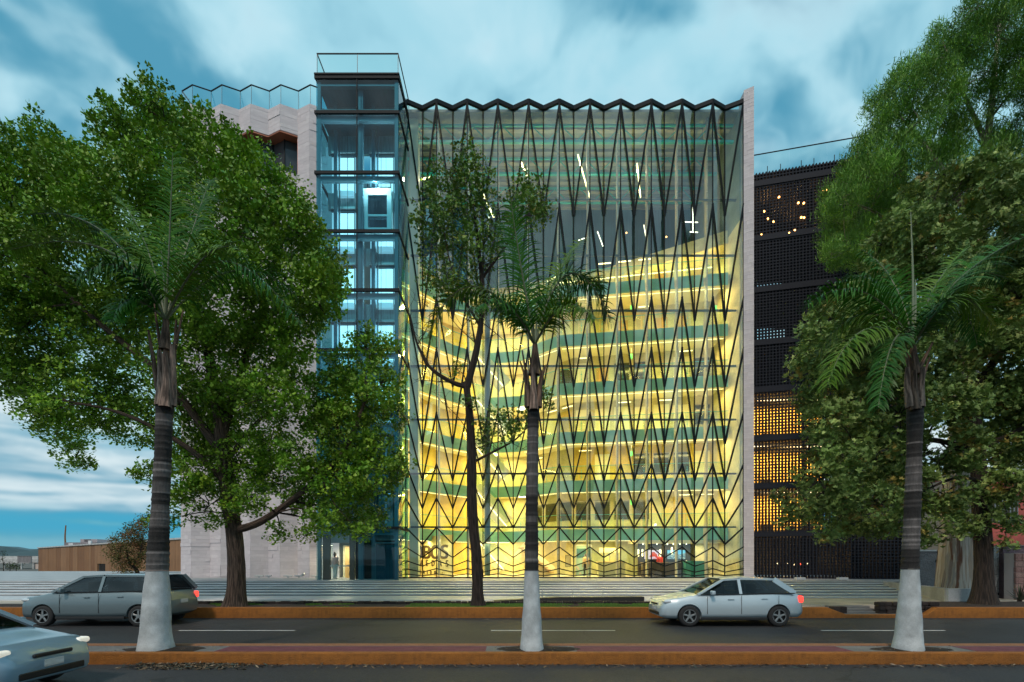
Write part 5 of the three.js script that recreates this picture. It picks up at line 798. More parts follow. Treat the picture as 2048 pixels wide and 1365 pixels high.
tree({ name: 'eucalyptus_tree', label: 'towering eucalyptus with feathery crown and pale peeling trunk in the white planter', base: at(1913, 1178, 22.5), bark: peelMat, seed: 51, Zc: 25, dz: 2.6, droop: 0.3, twig: 0.02, gap: 0.465, shrink: 0.84,
  limbs: [{ pts: [[1913, 1180, 22.5], [1916, 1080, 22.6], [1918, 980, 22.8], [1930, 800, 23.3], [1945, 620, 24]], r0: 0.66, r1: 0.4, flare: 0.2, wob: 0.14 }, { pts: [[1945, 620, 24], [1960, 420, 25], [1985, 200, 25.5], [2000, 40, 26]], r0: 0.32, r1: 0.07 }, { pts: [[1940, 660, 24], [1860, 520, 24.6], [1760, 430, 25], [1690, 400, 25]], r0: 0.22, r1: 0.04 }, { pts: [[1955, 470, 25], [1880, 330, 25], [1790, 220, 25]], r0: 0.18, r1: 0.04 }, { pts: [[1950, 560, 24.5], [2050, 420, 25], [2160, 260, 25.5]], r0: 0.22, r1: 0.05 }, { pts: [[1975, 290, 25.3], [1920, 170, 25.5], [1885, 80, 25.5]], r0: 0.13, r1: 0.03 }, { pts: [[1860, 520, 24.6], [1760, 520, 24.6], [1690, 500, 24.6]], r0: 0.09, r1: 0.03 }],
  lobes: [[1960, 15, 50], [1905, 60, 44], [1935, 90, 50], [1990, 70, 60], [2040, 40, 60], [1880, 120, 45], [1845, 165, 50], [1880, 190, 45], [1815, 150, 32], [1790, 195, 42], [1760, 205, 30], [1755, 245, 34], [1790, 250, 40], [1840, 240, 40], [1920, 220, 42, 0, 0.8], [1975, 150, 55, 0, 0.85], [2035, 150, 60], [2030, 250, 55, 0, 0.8], [2090, 120, 80], [2100, 260, 80],
    [1930, 270, 45], [1880, 290, 50], [1960, 330, 50], [1740, 290, 34], [1720, 320, 34], [1775, 300, 40], [1700, 350, 32], [1740, 350, 45], [1800, 350, 60], [1850, 350, 60], [1665, 385, 24], [1690, 400, 42], [1655, 420, 20], [1740, 420, 55], [1800, 420, 60], [1680, 450, 38], [1650, 495, 20], [1690, 500, 38], [1740, 490, 50], [1665, 510, 22], [1800, 490, 60], [1870, 430, 70], [1950, 420, 70], [2030, 350, 70], [2040, 440, 70], [2120, 400, 90], [2100, 520, 90], [1990, 520, 80]],
  leaf: lance, leafMat: leafM(0.165, 0.34, 0.055, 0.5), R: 0.31, nLeaf: 26, density: 10.5, tint: (r, p, ns) => { const k = 0.55 + r() * 0.45 + (ns - 0.5) * 1.9, y = r() < 0.3 ? 1.3 : 1; return rgb(k * y * 0.95, k * (y > 1 ? 1.15 : 0.95), k * 0.9); } });

tree({ name: 'plane_tree', label: 'broad plane tree with olive star-shaped leaves and a black-brown trunk beside the coral house', base: at(1966, 1207, 19.2), bark: barkDark, seed: 77, Zc: 18.6, dz: 1.7, gap: 0.44, shrink: 0.92,
  limbs: [{ pts: [[1966, 1209, 19.2], [1968, 1120, 19.2], [1962, 1000, 19.2], [1952, 880, 19.1], [1930, 760, 19]], r0: 0.30, r1: 0.24, flare: 0.7, wob: 0.12 }, { pts: [[1935, 790, 19], [1905, 680, 18.9], [1880, 560, 18.8], [1850, 420, 18.8]], r0: 0.19, r1: 0.04, bark: peelMat }, { pts: [[1945, 840, 19], [1860, 760, 18.6], [1740, 700, 18.2], [1660, 680, 18]], r0: 0.14, r1: 0.03 }, { pts: [[1950, 900, 19.1], [1850, 880, 18.5], [1740, 900, 18.1], [1640, 960, 18]], r0: 0.12, r1: 0.03 }, { pts: [[1940, 800, 19], [2020, 660, 19], [2060, 500, 19]], r0: 0.18, r1: 0.04 }, { pts: [[1955, 900, 19.1], [2040, 860, 18.6], [2120, 800, 18.5]], r0: 0.13, r1: 0.03 }, { pts: [[1958, 960, 19.1], [1900, 960, 18.3], [1800, 1010, 18]], r0: 0.08, r1: 0.02 }],
  lobes: [[1885, 350, 26, 0, 0.8], [1930, 345, 30, 0, 0.9], [1980, 350, 40], [1830, 390, 26, 0, 0.8], [1870, 400, 50], [1790, 440, 24, 0, 0.8], [1830, 450, 50], [1920, 420, 60], [1990, 420, 60], [2050, 380, 60], [1765, 490, 26, 0, 0.8], [1800, 510, 46], [1870, 500, 60], [1950, 500, 65], [2030, 500, 70], [1740, 560, 38], [1800, 590, 60], [1880, 590, 65], [1960, 600, 70], [2040, 600, 70], [2110, 560, 90], [1700, 600, 36], [1655, 640, 36], [1640, 670, 30], [1690, 670, 50], [1750, 660, 60], [1610, 720, 26], [1640, 740, 42], [1595, 750, 16, 0, 0.8], [1700, 750, 60], [1780, 740, 70], [1870, 700, 70], [1960, 700, 70], [2040, 700, 70], [2110, 690, 90], [1630, 800, 36], [1660, 840, 45], [1720, 840, 60], [1800, 830, 70], [1880, 810, 70], [2000, 800, 70], [2080, 800, 80], [1650, 900, 36], [1690, 920, 45], [1760, 920, 60], [1840, 920, 60], [1900, 900, 60], [2010, 890, 60], [2070, 900, 60], [1610, 960, 22, 0, 0.7], [1575, 1000, 22, 0, 0.7], [1600, 1030, 22, 0, 0.7], [1570, 1050, 12, 0, 0.7], [1650, 980, 45], [1700, 1000, 48], [1640, 1030, 32], [1760, 1010, 48], [1700, 1050, 32], [1655, 1070, 20], [1760, 1060, 26], [1830, 1000, 45], [1890, 990, 45, 0, 0.8], [1870, 1060, 36], [1900, 1020, 28], [2010, 980, 45, 0, 0.9], [2060, 980, 40, 0, 0.8], [2040, 1050, 24, 0, 0.7], [2010, 1090, 16, 0, 0.6], [1990, 1040, 26, 0, 0.7], [1935, 1050, 24]],
  leaf: maple, leafMat: leafM(0.175, 0.265, 0.065, 0.5), R: 0.3, nLeaf: 13, density: 9.5, tint: (r, p, ns, d) => { const k = 0.55 + r() * 0.6 + (ns - 0.5) * 1.2; if (r() < 0.09) return rgb(2.2 * k, 1.8 * k, 2.2 * k); if (r() < 0.03) return rgb(1.8 * k, 0.95 * k, 0.9 * k); return rgb(k, k, k); } });

tree({ name: 'young_tree', label: 'small leaning tree with rusty leaves in front of the timber pavilion', base: V(xAt(279, 44), 0, -44), bark: barkDark, seed: 91, Zc: 44, dz: 1, twig: 0.02, gap: 0.42,
  limbs: [{ pts: [[279, 1166, 44], [272, 1140, 44], [258, 1125, 44], [252, 1100, 44]], r0: 0.2, r1: 0.07 }, { pts: [[266, 1132, 44], [280, 1105, 44], [285, 1080, 44]], r0: 0.08, r1: 0.03 }],
  lobes: [[252, 1080, 22], [272, 1072, 22], [240, 1105, 20], [265, 1105, 24], [285, 1095, 20], [245, 1130, 16], [232, 1120, 12], [282, 1060, 16], [295, 1040, 14], [265, 1055, 12], [228, 1082, 7, 0, 0.6], [262, 1135, 16], [290, 1120, 16]], leaf: poplar, leafMat: leafM(0.12, 0.12, 0.035, 0.6), R: 0.4, nLeaf: 14, density: 7, tint: (r) => { const k = 0.6 + r() * 0.7; return r() < 0.3 ? rgb(1.6 * k, 0.75 * k, 0.8 * k) : rgb(k, k, k * 0.8); } });
[[6, 1150, 'with three tufts at the very edge of town'], [19, 1148, 'standing before the white canopy, nearest the bigger sapling'], [31, 1146, 'standing under the grey board']].forEach(([px, y, w], i) => tree({ name: 'sapling', label: 'thin young sapling ' + w, base: V(xAt(px, 70), -0.45, -70), bark: barkDark, seed: 120 + i, Zc: 70, dz: 0.3, twig: 0.02, gap: 0.3,
  limbs: [{ pts: [[px, 1156, 70], [px, 1130, 70], [px - 2, 1115 + i * 8, 70]], r0: 0.06, r1: 0.03 }], lobes: i ? [[px, 1132, 7], [px - 4, 1136, 6], [px + 5, 1135, 6]] : [[4, 1104, 5], [7, 1110, 4], [3, 1119, 5], [8, 1126, 4]], leaf: poplar, leafMat: leafM(0.05, 0.09, 0.03, 0.6), R: 0.35, nLeaf: 9, density: 3, tint: gtint }));

// ------------------------------------------------------------------ palms on the median
const palmLeaf = [leafM(0.042, 0.165, 0.012, 0.45, 0.45), leafM(0.095, 0.20, 0.012, 0.45, 0.45), leafM(0.03, 0.115, 0.014, 0.42, 0.45)];
const paintMat = M(0.62, 0.66, 0.67, { map: rep(T.mottled, 2, 1.2), bumpMap: rep(T.fine, 2, 3), bumpScale: 0.006, roughness: 0.85 });
const palmBark = M(0.16, 0.145, 0.14, { map: rep(T.streak, 1, 2), bumpMap: rep(T.fine, 2, 2), bumpScale: 0.01, roughness: 0.95, vertexColors: true });
const bootMat = M(0.22, 0.15, 0.115, { map: rep(T.bark, 1, 0.8), bumpMap: rep(T.barkH, 1, 0.8), bumpScale: 0.03, roughness: 0.95 });
const bootPale = M(0.36, 0.27, 0.23, { map: rep(T.bark, 1, 0.8), bumpMap: rep(T.barkH, 1, 0.8), bumpScale: 0.03, roughness: 0.95 });
function frond(root, p, c, q, seed, { leaflet = 0.5, n = 88, flat = 0, mat, sweep = 0.5 } = {}) {
  const r = rng(seed), curve = new THREE.QuadraticBezierCurve3(p, c, q), list = [], pos = [], idx = [], L = curve.getLength();
  list.push(tube(curve.getPoints(7), 0.028, 0.005, { radial: 6, seg: 14 }).toNonIndexed());
  const up = V(0, 1, 0);
  if (flat) n = Math.round(n * 0.62);
  for (let i = 0; i < n; i++) for (const side of [-1, 1]) {
    const t = 0.14 + 0.86 * (i + r() * 0.7) / n, o = curve.getPointAt(Math.min(1, t)), tan = curve.getTangentAt(Math.min(1, t));
    let lat = V(0, 0, 0).crossVectors(tan, Math.abs(tan.y) > 0.93 ? V(0, 0, 1) : up).normalize(); const nor = V(0, 0, 0).crossVectors(lat, tan);
    const tilt = flat ? (r() - 0.5) * 0.8 : (r() - 0.4) * 1.5; // leaflets stand off the rib in several planes
    const d = lat.multiplyScalar(side * Math.cos(tilt)).addScaledVector(nor, Math.sin(tilt)).addScaledVector(tan, sweep + r() * 0.25).normalize();
    const len = leaflet * (0.35 + 0.75 * Math.sin(Math.PI * Math.min(1, 0.12 + t * 0.82))) * (0.85 + r() * 0.3), w = (flat ? 0.009 : 0.0125) + r() * 0.007, wide = V(0, 0, 0).crossVectors(d, nor).normalize().multiplyScalar(w);
    const base = pos.length / 3; let a = o.clone(), dir = d.clone(); const sag = (flat ? 1.2 : 1.0) + r() * 1.2;
    for (let k = 0; k <= 4; k++) { const f = k / 4, ww = (k === 4 ? 0.05 : 1 - f * 0.45); pos.push(a.x + wide.x * ww, a.y + wide.y * ww, a.z + wide.z * ww, a.x - wide.x * ww, a.y - wide.y * ww, a.z - wide.z * ww); dir.y -= sag * (0.12 + f * 0.55) * 0.55; dir.normalize(); a = a.clone().addScaledVector(dir, len / 4); }
    for (let k = 0; k < 4; k++) { const b = base + k * 2; idx.push(b, b + 1, b + 2, b + 2, b + 1, b + 3); }
  }
  const g = new THREE.BufferGeometry(); g.setAttribute('position', new THREE.Float32BufferAttribute(pos, 3)); g.setIndex(idx); g.computeVertexNormals();
  const f = part(root, 'frond', g, mat); part(f, 'rib', list[0], M(0.10, 0.12, 0.06, { roughness: 0.5 })); return f;
}
function palm(label, Z, trunk, rads, paintTop, crown, fronds, spears, boots, seed) {
  const base = at(trunk[0][0], trunk[0][1], Z).setY(0.2), root = thing('palm_tree', label, 'palm tree', base), loc = (x, y, dz = 0) => at(x, y, Z + dz).sub(base), r = rng(seed);
  const build = (y0, y1, step, ringed, mat, name) => { // rings of the trunk between two heights of the picture
    const cx = (y) => { for (let i = 0; i + 1 < trunk.length; i++) if (y <= trunk[i][1] && y >= trunk[i + 1][1]) { const t = (trunk[i][1] - y) / (trunk[i][1] - trunk[i + 1][1]); return trunk[i][0] + (trunk[i + 1][0] - trunk[i][0]) * t; } return trunk[trunk.length - 1][0]; };
    const rr = (y) => { for (let i = 0; i + 1 < rads.length; i++) if (y <= rads[i][0] && y >= rads[i + 1][0]) { const t = (rads[i][0] - y) / (rads[i][0] - rads[i + 1][0]), s = t * t * (3 - 2 * t); return rads[i][1] + (rads[i + 1][1] - rads[i][1]) * (i === 0 ? 1 - (1 - t) * (1 - t) : s); } return rads[rads.length - 1][1]; };
    const pos = [], uv = [], col = [], idx = [], R = 28; let rows = 0; const ringAt = []; let yy = y0; while (yy > y1) { ringAt.push(yy); yy -= 9 + r() * 17; }
    for (let y = y0; y >= y1 - 0.01; y -= step, rows++) {
      const c = loc(cx(y), y), rad0 = rr(y) / FPX * Z; let near = 99; for (const q of ringAt) if (Math.abs(q - y) < Math.abs(near)) near = q - y;
      const groove = ringed ? (Math.abs(near) < 1.6 ? 0.05 : -0.02 + 0.02 * Math.sin(y * 0.5)) : (Math.abs(near) < 1 ? -0.006 : 0), band = ringed ? fbm(y * 0.045 + seed, seed, 3, 2) > 0.52 ? 0.22 : 1 : 1;
      for (let j = 0; j <= R; j++) { const a = j / R * Math.PI * 2, w = 1 + groove + (fbm(Math.cos(a) * 1.5 + seed, y * 0.02, Math.sin(a) * 1.5, 3) - 0.5) * (y > 1270 && !ringed ? 0.2 : ringed ? 0.13 : 0.08); pos.push(c.x + Math.cos(a) * rad0 * w, y === y0 && !ringed ? 0 : c.y, c.z + Math.sin(a) * rad0 * w); uv.push(j / R * 1.1, c.y); const k = band * (ringed ? (Math.abs(near) < 1.7 ? 1.7 : 0.8) : (Math.abs(near) < 1 ? 0.86 : 1)) * (0.75 + 0.5 * fbm(Math.cos(a) * 3, y * 0.1, Math.sin(a) * 3, 3)); col.push(k, k, k); }
    }
    for (let i = 0; i + 1 < rows; i++) for (let j = 0; j < R; j++) { const a = i * (R + 1) + j, b = a + R + 1; idx.push(a, b, a + 1, b, b + 1, a + 1); }
    const g = new THREE.BufferGeometry(); g.setAttribute('position', new THREE.Float32BufferAttribute(pos, 3)); g.setAttribute('uv', new THREE.Float32BufferAttribute(uv, 2)); g.setAttribute('color', new THREE.Float32BufferAttribute(col, 3)); g.setIndex(idx); g.computeVertexNormals(); part(root, name, g, mat);
  };
  build(trunk[0][1], paintTop, 4, false, paintMat, 'painted_base'); build(paintTop, trunk[trunk.length - 1][1], 2.5, true, palmBark, 'trunk');
  for (const [x0, y0, x1, y1, w, z, pale] of boots) { const p = loc(x0, y0, z), q = loc(x1, y1, z * 1.5), m = p.clone().lerp(q, 0.5).add(V(0, 0, z * 0.3)); part(root, 'boot', tube([p, m, q], w * 0.9 / FPX * Z, w / FPX * Z * 0.3, { radial: 8, seg: 8, wob: 0.25, seed: seed + x1 }), pale ? bootPale : bootMat); }
  const c0 = loc(crown[0], crown[1]);
  part(root, 'crownshaft', tube([loc(crown[2] ?? crown[0], crown[1] + 60), loc(crown[0], crown[1] + 20), c0], 0.12, 0.05, { radial: 10, wob: 0.2, seed }), bootMat);
  fronds.forEach(([cx, cy, cz, tx, ty, tz, o], i) => frond(root, c0, loc(cx, cy, cz), loc(tx, ty, tz), seed * 31 + i, { mat: palmLeaf[i % 3], ...o }));
  for (const [x, y, dz] of spears) part(root, 'spear', tube([c0, loc((crown[0] + x) / 2 + 2, (crown[1] + y) / 2, dz / 2), loc(x, y, dz)], 0.035, 0.008, { radial: 6, seg: 10 }), M(0.16, 0.2, 0.12, { roughness: 0.5 }));
}
palm('white-footed palm in front of the dark poplar foliage, its trunk leaning slightly', 10.15, [[310, 1303], [314, 1142], [322, 980], [328, 850], [330, 790]], [[1303, 33], [1240, 25.5], [1190, 23], [1142, 19.6], [1000, 15.6], [880, 14.6], [790, 15.4]], 1142, [331, 640, 330],
  [[340, 470, -0.3, 345, 305, -0.5, { flat: 1, leaflet: 0.66, sweep: 0.6 }], [250, 430, 0.2, 20, 500, 0.6, { leaflet: 0.55 }], [250, 470, -0.8, 150, 560, -1.4, {}], [430, 400, 0.3, 600, 650, 0.4, { leaflet: 0.6 }], [410, 460, -0.9, 480, 500, -1.5, {}], [225, 400, 0.8, 60, 430, 1.4, {}], [470, 470, 0.9, 590, 590, 1.5, { leaflet: 0.55 }], [300, 470, 0.7, 240, 400, 1.3, {}], [395, 420, 0.8, 420, 360, 1.5, {}], [250, 560, -0.5, 225, 640, -0.9, { leaflet: 0.4 }]],
  [[322, 500, -0.2]], [[322, 812, 318, 700, 12, -0.1, 1], [340, 812, 344, 690, 12, -0.08, 1], [331, 815, 330, 705, 13, -0.16, 1], [316, 780, 296, 660, 6, -0.02], [344, 780, 352, 640, 6, 0], [345, 720, 366, 620, 4, 0], [331, 800, 334, 640, 11, 0.02], [320, 690, 306, 590, 4, 0.05]], 5);
palm('white-footed palm standing in front of the glowing glass between the two cars', 10.15, [[1064, 1306], [1063, 1142], [1064, 980], [1066, 860], [1067, 800]], [[1306, 26], [1250, 20], [1200, 16.5], [1142, 14], [1000, 12.2], [860, 11.5], [800, 12.5]], 1142, [1070, 690, 1068],
  [[1040, 530, -0.4, 1022, 405, -0.7, { flat: 1, leaflet: 0.55, sweep: 0.6 }], [935, 465, 0.2, 856, 672, 0.3, { leaflet: 0.45 }], [1130, 430, 0.1, 1222, 640, 0.1, { leaflet: 0.5 }], [1160, 500, 0.8, 1205, 580, 1.3, {}], [1100, 540, 0.8, 1165, 480, 1.4, {}], [975, 545, 0.8, 890, 600, 1.4, {}], [1010, 560, -0.9, 950, 620, -1.5, { leaflet: 0.42 }], [1130, 560, -0.8, 1190, 640, -1.4, { leaflet: 0.42 }], [1050, 520, 0.8, 1000, 450, 1.5, {}]],
  [[1074, 560, 0]], [[1058, 815, 1052, 740, 10, -0.1], [1076, 815, 1084, 742, 10, -0.08], [1067, 820, 1066, 735, 11, -0.14, 1], [1056, 770, 1040, 722, 4, -0.04], [1054, 760, 1044, 700, 3.5, 0.05], [1080, 765, 1092, 730, 4.5, 0], [1067, 800, 1070, 690, 10, 0.03]], 9);
palm('white-footed palm standing by the dropped kerb in front of the plane tree', 10.15, [[1817, 1304], [1821, 1138], [1827, 980], [1830, 860], [1831, 800]], [[1304, 28], [1250, 22], [1200, 18], [1138, 15], [1000, 13.5], [860, 13], [800, 14]], 1138, [1827, 690, 1830],
  [[1735, 520, 0.1, 1615, 608, 0.1, { leaflet: 0.6 }], [1715, 590, -0.7, 1655, 770, -1.0, { leaflet: 0.56 }], [1785, 610, -0.9, 1757, 815, -1.5, { leaflet: 0.42 }], [1890, 540, 0.2, 2060, 470, 0.5, { leaflet: 0.65 }], [1905, 520, -0.4, 1985, 650, -0.6, { leaflet: 0.6 }], [1935, 560, 0.7, 1955, 690, 1.2, { leaflet: 0.45 }], [1760, 520, 0.9, 1690, 560, 1.5, {}], [1730, 560, 0.5, 1640, 700, 0.8, { leaflet: 0.55 }], [1900, 500, 0.9, 2020, 560, 1.4, { leaflet: 0.6 }], [1800, 540, 0.4, 1725, 500, 0.8, { leaflet: 0.5 }], [1860, 560, 0.9, 1930, 500, 1.6, {}], [1870, 620, -0.8, 1900, 600, -1.5, { leaflet: 0.4 }]],
  [[1822, 425, -0.1], [1832, 560, 0.1]], [[1822, 815, 1815, 735, 11, -0.1, 1], [1840, 815, 1848, 735, 11, -0.08, 1], [1831, 820, 1830, 740, 11, -0.14], [1820, 760, 1812, 690, 5, 0], [1838, 740, 1866, 685, 5, 0], [1840, 770, 1860, 715, 5, 0.03], [1828, 790, 1826, 690, 10, 0.02]], 14);

// ------------------------------------------------------------------ cars
const csg = new Evaluator(); csg.attributes = ['position', 'normal'];
function car(name, label, opts) {
  const { L, W, H, paint, pos, yaw } = opts, root = thing(name, label, 'car', pos); root.rotation.y = yaw;
  // front points to -x. Side profile: belt / bonnet line and roof line along x from the nose (0) to the tail (1)
  const lerpP = (tab, t) => { for (let i = 0; i + 1 < tab.length; i++) if (t <= tab[i + 1][0]) { const u = (t - tab[i][0]) / (tab[i + 1][0] - tab[i][0]), s = u * u * (3 - 2 * u); return tab[i][1] + (tab[i + 1][1] - tab[i][1]) * (tab[i][2] ? u : s); } return tab[tab.length - 1][1]; };
  const deck = [[0, 0.40], [0.015, 0.50], [0.05, 0.57], [0.27, 0.66], [0.45, 0.67], [0.8, 0.69], [0.965, 0.69], [1, 0.5]], half = [[0, 0.36], [0.03, 0.43], [0.12, 0.485], [0.3, 0.5], [0.75, 0.5], [0.93, 0.47], [0.98, 0.43], [1, 0.38]], low = [[0, 0.2], [0.04, 0.15], [0.5, 0.145], [0.95, 0.17], [1, 0.24]];
  const N = 44, prof = [], ring = 16;
  const pos3 = [], idx = [];
  for (let i = 0; i <= N; i++) { const t = i / N, x = (t - 0.5) * L, hi = lerpP(deck, t) * H, hw = lerpP(half, t) * W, lo = lerpP(low, t) * H, k = hi - lo;
    const s = [[0, hi + 0.012], [0.55, hi + 0.008], [0.84, hi - 0.01], [0.93, hi - 0.05], [0.985, lo + k * 0.72], [1.0, lo + k * 0.48], [0.985, lo + k * 0.22], [0.93, lo + k * 0.03], [0.6, lo]];
    const pts = [...s.map(([a, y]) => [a * hw, y]), [0, lo], ...s.slice(1).reverse().map(([a, y]) => [-a * hw, y])]; prof.push(pts.length); for (const [z, y] of pts) pos3.push(x, y, z); }
  const K = prof[0]; for (let i = 0; i < N; i++) for (let j = 0; j < K; j++) { const a = i * K + j, b = i * K + (j + 1) % K; idx.push(a, a + K, b, b, a + K, b + K); }
  for (let j = 1; j + 1 < K; j++) { idx.push(0, j, j + 1); idx.push(N * K, N * K + j + 1, N * K + j); }
  let g = new THREE.BufferGeometry(); g.setAttribute('position', new THREE.Float32BufferAttribute(pos3, 3)); g.setIndex(idx.slice()); g.computeVertexNormals();
  // check the winding: normals should point outwards
  { const nn = g.attributes.normal, mid = Math.floor(N / 2) * K + 5; if (nn.getZ(mid) < 0) { const a = g.index.array; for (let i = 0; i < a.length; i += 3) { const t = a[i]; a[i] = a[i + 1]; a[i + 1] = t; } g.computeVertexNormals(); } }
  const wheelR = 0.325, wx = [-0.5 * L + 0.86, 0.5 * L - 0.84];
  let body = new Brush(g, paint); for (const x of wx) for (const s of [-1, 1]) { const c = new Brush(new THREE.CylinderGeometry(wheelR + 0.055, wheelR + 0.055, 0.5, 28).rotateX(Math.PI / 2).translate(x, wheelR, s * W * 0.5), paint); body.updateMatrixWorld(); c.updateMatrixWorld(); body = csg.evaluate(body, c, SUBTRACTION); }
  const bg = body.geometry; bg.clearGroups(); part(root, 'body', bg, paint);
  // cabin: roof shell over a ring of windows
  const cab = opts.cabin, st = (x, y, zf) => { const z = zf * W * 0.5; return [V(x * L - L / 2, y * H, z), V(x * L - L / 2, y * H, -z)]; };
  const [a0, a1] = st(cab.base[0], 0.655, 0.93), [r0, r1] = st(cab.roof[0], 0.955, 0.72), [m0, m1] = st((cab.roof[0] + cab.roof[1]) / 2, 1.0, 0.74), [q0, q1] = st(cab.roof[1], 0.965, 0.72), [b0, b1] = st(cab.base[1], 0.68, 0.9);
  const tg = opts.tint ?? mats.carGlass; const lift = (p, k) => p.clone().add(V(0, k, 0));
  const roofG = []; const NR = 12; { const pz = [], ii = []; for (let i = 0; i <= NR; i++) { const t = i / NR, x = THREE.MathUtils.lerp(r0.x, q0.x, t), y = THREE.MathUtils.lerp(r0.y, q0.y, t) + Math.sin(Math.PI * t) * 0.045; for (let j = 0; j <= 8; j++) { const u = j / 8 * 2 - 1; pz.push(x, y + 0.035 * (1 - u * u * u * u) + 0.005, u * r0.z * 1.03); } } for (let i = 0; i < NR; i++) for (let j = 0; j < 8; j++) { const a = i * 9 + j; ii.push(a, a + 1, a + 9, a + 9, a + 1, a + 10); } const rg = new THREE.BufferGeometry(); rg.setAttribute('position', new THREE.Float32BufferAttribute(pz, 3)); rg.setIndex(ii); rg.computeVertexNormals(); roofG.push(rg); }
  part(root, 'roof', roofG[0], paint);
  part(root, 'windscreen', quad(a0, a1, r1, r0), tg); part(root, 'rear_window', quad(b1, b0, q0, q1), tg);
  for (const [A0, R0, M0, Q0, B0, sgn] of [[a0, r0, m0, q0, b0, 1], [a1, r1, m1, q1, b1, -1]]) {
    const bx = cab.pillar, mb = V(bx * L - L / 2, 0.665 * H, A0.z * 0.995), mt = V(bx * L - L / 2, R0.y + 0.035, R0.z * 1.0), g2 = 0.035;
    const inA = A0.clone().add(V(0.16, 0.02, 0)), inR = R0.clone().add(V(0.05, -0.02, 0)), inQ = Q0.clone().add(V(-0.05, -0.02, 0)), inB = B0.clone().add(V(-0.14, 0.03, 0));
    part(root, 'side_window', quad(inA, mb.clone().add(V(-g2, 0.02, 0)), mt.clone().add(V(-g2, -0.01, 0)), inR), tg); part(root, 'side_window', quad(mb.clone().add(V(g2, 0.02, 0)), inB, inQ, mt.clone().add(V(g2, -0.01, 0))), tg);
    part(root, 'pillar', merge([bar(A0, R0, 0.07, 0.06), bar(mb, mt, 0.09, 0.05), bar(B0, Q0, 0.16, 0.06), bar(R0, mt, 0.06, 0.06, 0.04), bar(mt, Q0, 0.06, 0.06, 0.04)]), paint);
    part(root, 'window_trim', bar(A0.clone().add(V(0.1, 0.0, sgn * 0.012)), B0.clone().add(V(0, 0.005, sgn * 0.012)), 0.03, 0.03), mats.black);
    const zz = W * 0.5 * sgn; part(root, 'door_handle', merge([rbox(0.19, 0.03, 0.035, 0.012, -0.1, 0.565 * H, zz * 0.998), rbox(0.19, 0.03, 0.035, 0.012, 0.95, 0.575 * H, zz * 0.992)]), paint);
    part(root, 'mirror', rbox(0.12, 0.13, 0.2, 0.04, A0.x + 0.42, 0.70 * H, zz + sgn * 0.08), paint); part(root, 'sill', rbox(L * 0.46, 0.09, 0.05, 0.02, 0, 0.165 * H, zz * 0.975), mats.black);
    part(root, 'door_gap', merge([box(mb.x - 0.006, mb.x + 0.006, 0.26 * H, 0.64 * H, zz * 1.0 - 0.004, zz * 1.0 + 0.004), box(A0.x + 0.28, A0.x + 0.292, 0.26 * H, 0.62 * H, zz * 1.0 - 0.004, zz * 1.0 + 0.004), box(B0.x - 0.55, B0.x - 0.54, 0.36 * H, 0.64 * H, zz * 0.995 - 0.004, zz * 0.995 + 0.004)]), mats.black);
    part(root, 'headlight', rbox(0.26, 0.10, 0.24, 0.045, -L / 2 + 0.22, 0.505 * H, zz * 0.74), opts.lit ? mats.headGlow : mats.headlight); part(root, 'tail_light', rbox(0.16, 0.22, 0.2, 0.05, L / 2 - 0.11, 0.56 * H, zz * 0.8), mats.tail);
    for (const x of wx) { const w = new THREE.Group(); w.name = 'wheel'; w.position.set(x, wheelR, zz * 0.88); root.add(w);
      const tp = [[0.19, -0.1], [0.27, -0.105], [0.315, -0.085], [wheelR, -0.05], [wheelR, 0.05], [0.315, 0.085], [0.27, 0.105], [0.19, 0.1]].map(([a, b]) => new THREE.Vector2(a, b)); part(w, 'tyre', new THREE.LatheGeometry(tp, 32).rotateX(Math.PI / 2), mats.rubber);
      const rim = [new THREE.CylinderGeometry(0.06, 0.06, 0.05, 14).rotateX(Math.PI / 2).translate(0, 0, sgn * 0.075), new THREE.TorusGeometry(0.205, 0.018, 8, 28).translate(0, 0, sgn * 0.085)]; for (let k = 0; k < 5; k++) rim.push(rbox(0.055, 0.17, 0.03, 0.01, 0, 0.12, sgn * 0.075).rotateZ(k / 5 * Math.PI * 2)); part(w, 'rim', merge(rim), mats.steel); part(w, 'hub', new THREE.CylinderGeometry(0.19, 0.19, 0.06, 20).rotateX(Math.PI / 2), mats.black); }
  }
  part(root, 'interior', box(a0.x + 0.5, b0.x - 0.2, 0.4 * H, 0.66 * H, -W * 0.42, W * 0.42), mats.darkIn);
  for (const x of [-0.25, 0.75]) for (const s of [-1, 1]) part(root, 'seat', rbox(0.16, 0.62, 0.46, 0.06, x, 0.66 * H, s * 0.38), mats.darkIn);
  part(root, 'grille', rbox(0.05, 0.06, W * 0.36, 0.02, -L / 2 + 0.008, 0.44 * H, 0), mats.black); part(root, 'bumper_trim', rbox(0.08, 0.12, W * 0.62, 0.03, -L / 2 + 0.03, 0.25 * H, 0), mats.black); part(root, 'front_plate', rbox(0.02, 0.11, 0.32, 0.005, -L / 2 - 0.005, 0.345 * H, 0), mats.white); part(root, 'number_plate', rbox(0.02, 0.13, 0.34, 0.005, L / 2 + 0.005, 0.46 * H, 0), mats.white);
  return root;
}
const paintOf = (r, g, b) => new THREE.MeshPhysicalMaterial({ color: rgb(r, g, b), roughness: 0.42, metalness: 0.35, clearcoat: 0.8, clearcoatRoughness: 0.12, side: THREE.DoubleSide });
car('silver_hatchback', 'silver-blue hatchback driving past the steps behind the median palms', { L: 4.5, W: 1.76, H: 1.52, paint: paintOf(0.50, 0.60, 0.65), pos: V(xAt(1446, 15.9), 0.005, -15.95), yaw: 0, cabin: { base: [0.25, 0.93], roof: [0.44, 0.8], pillar: 0.55 } });
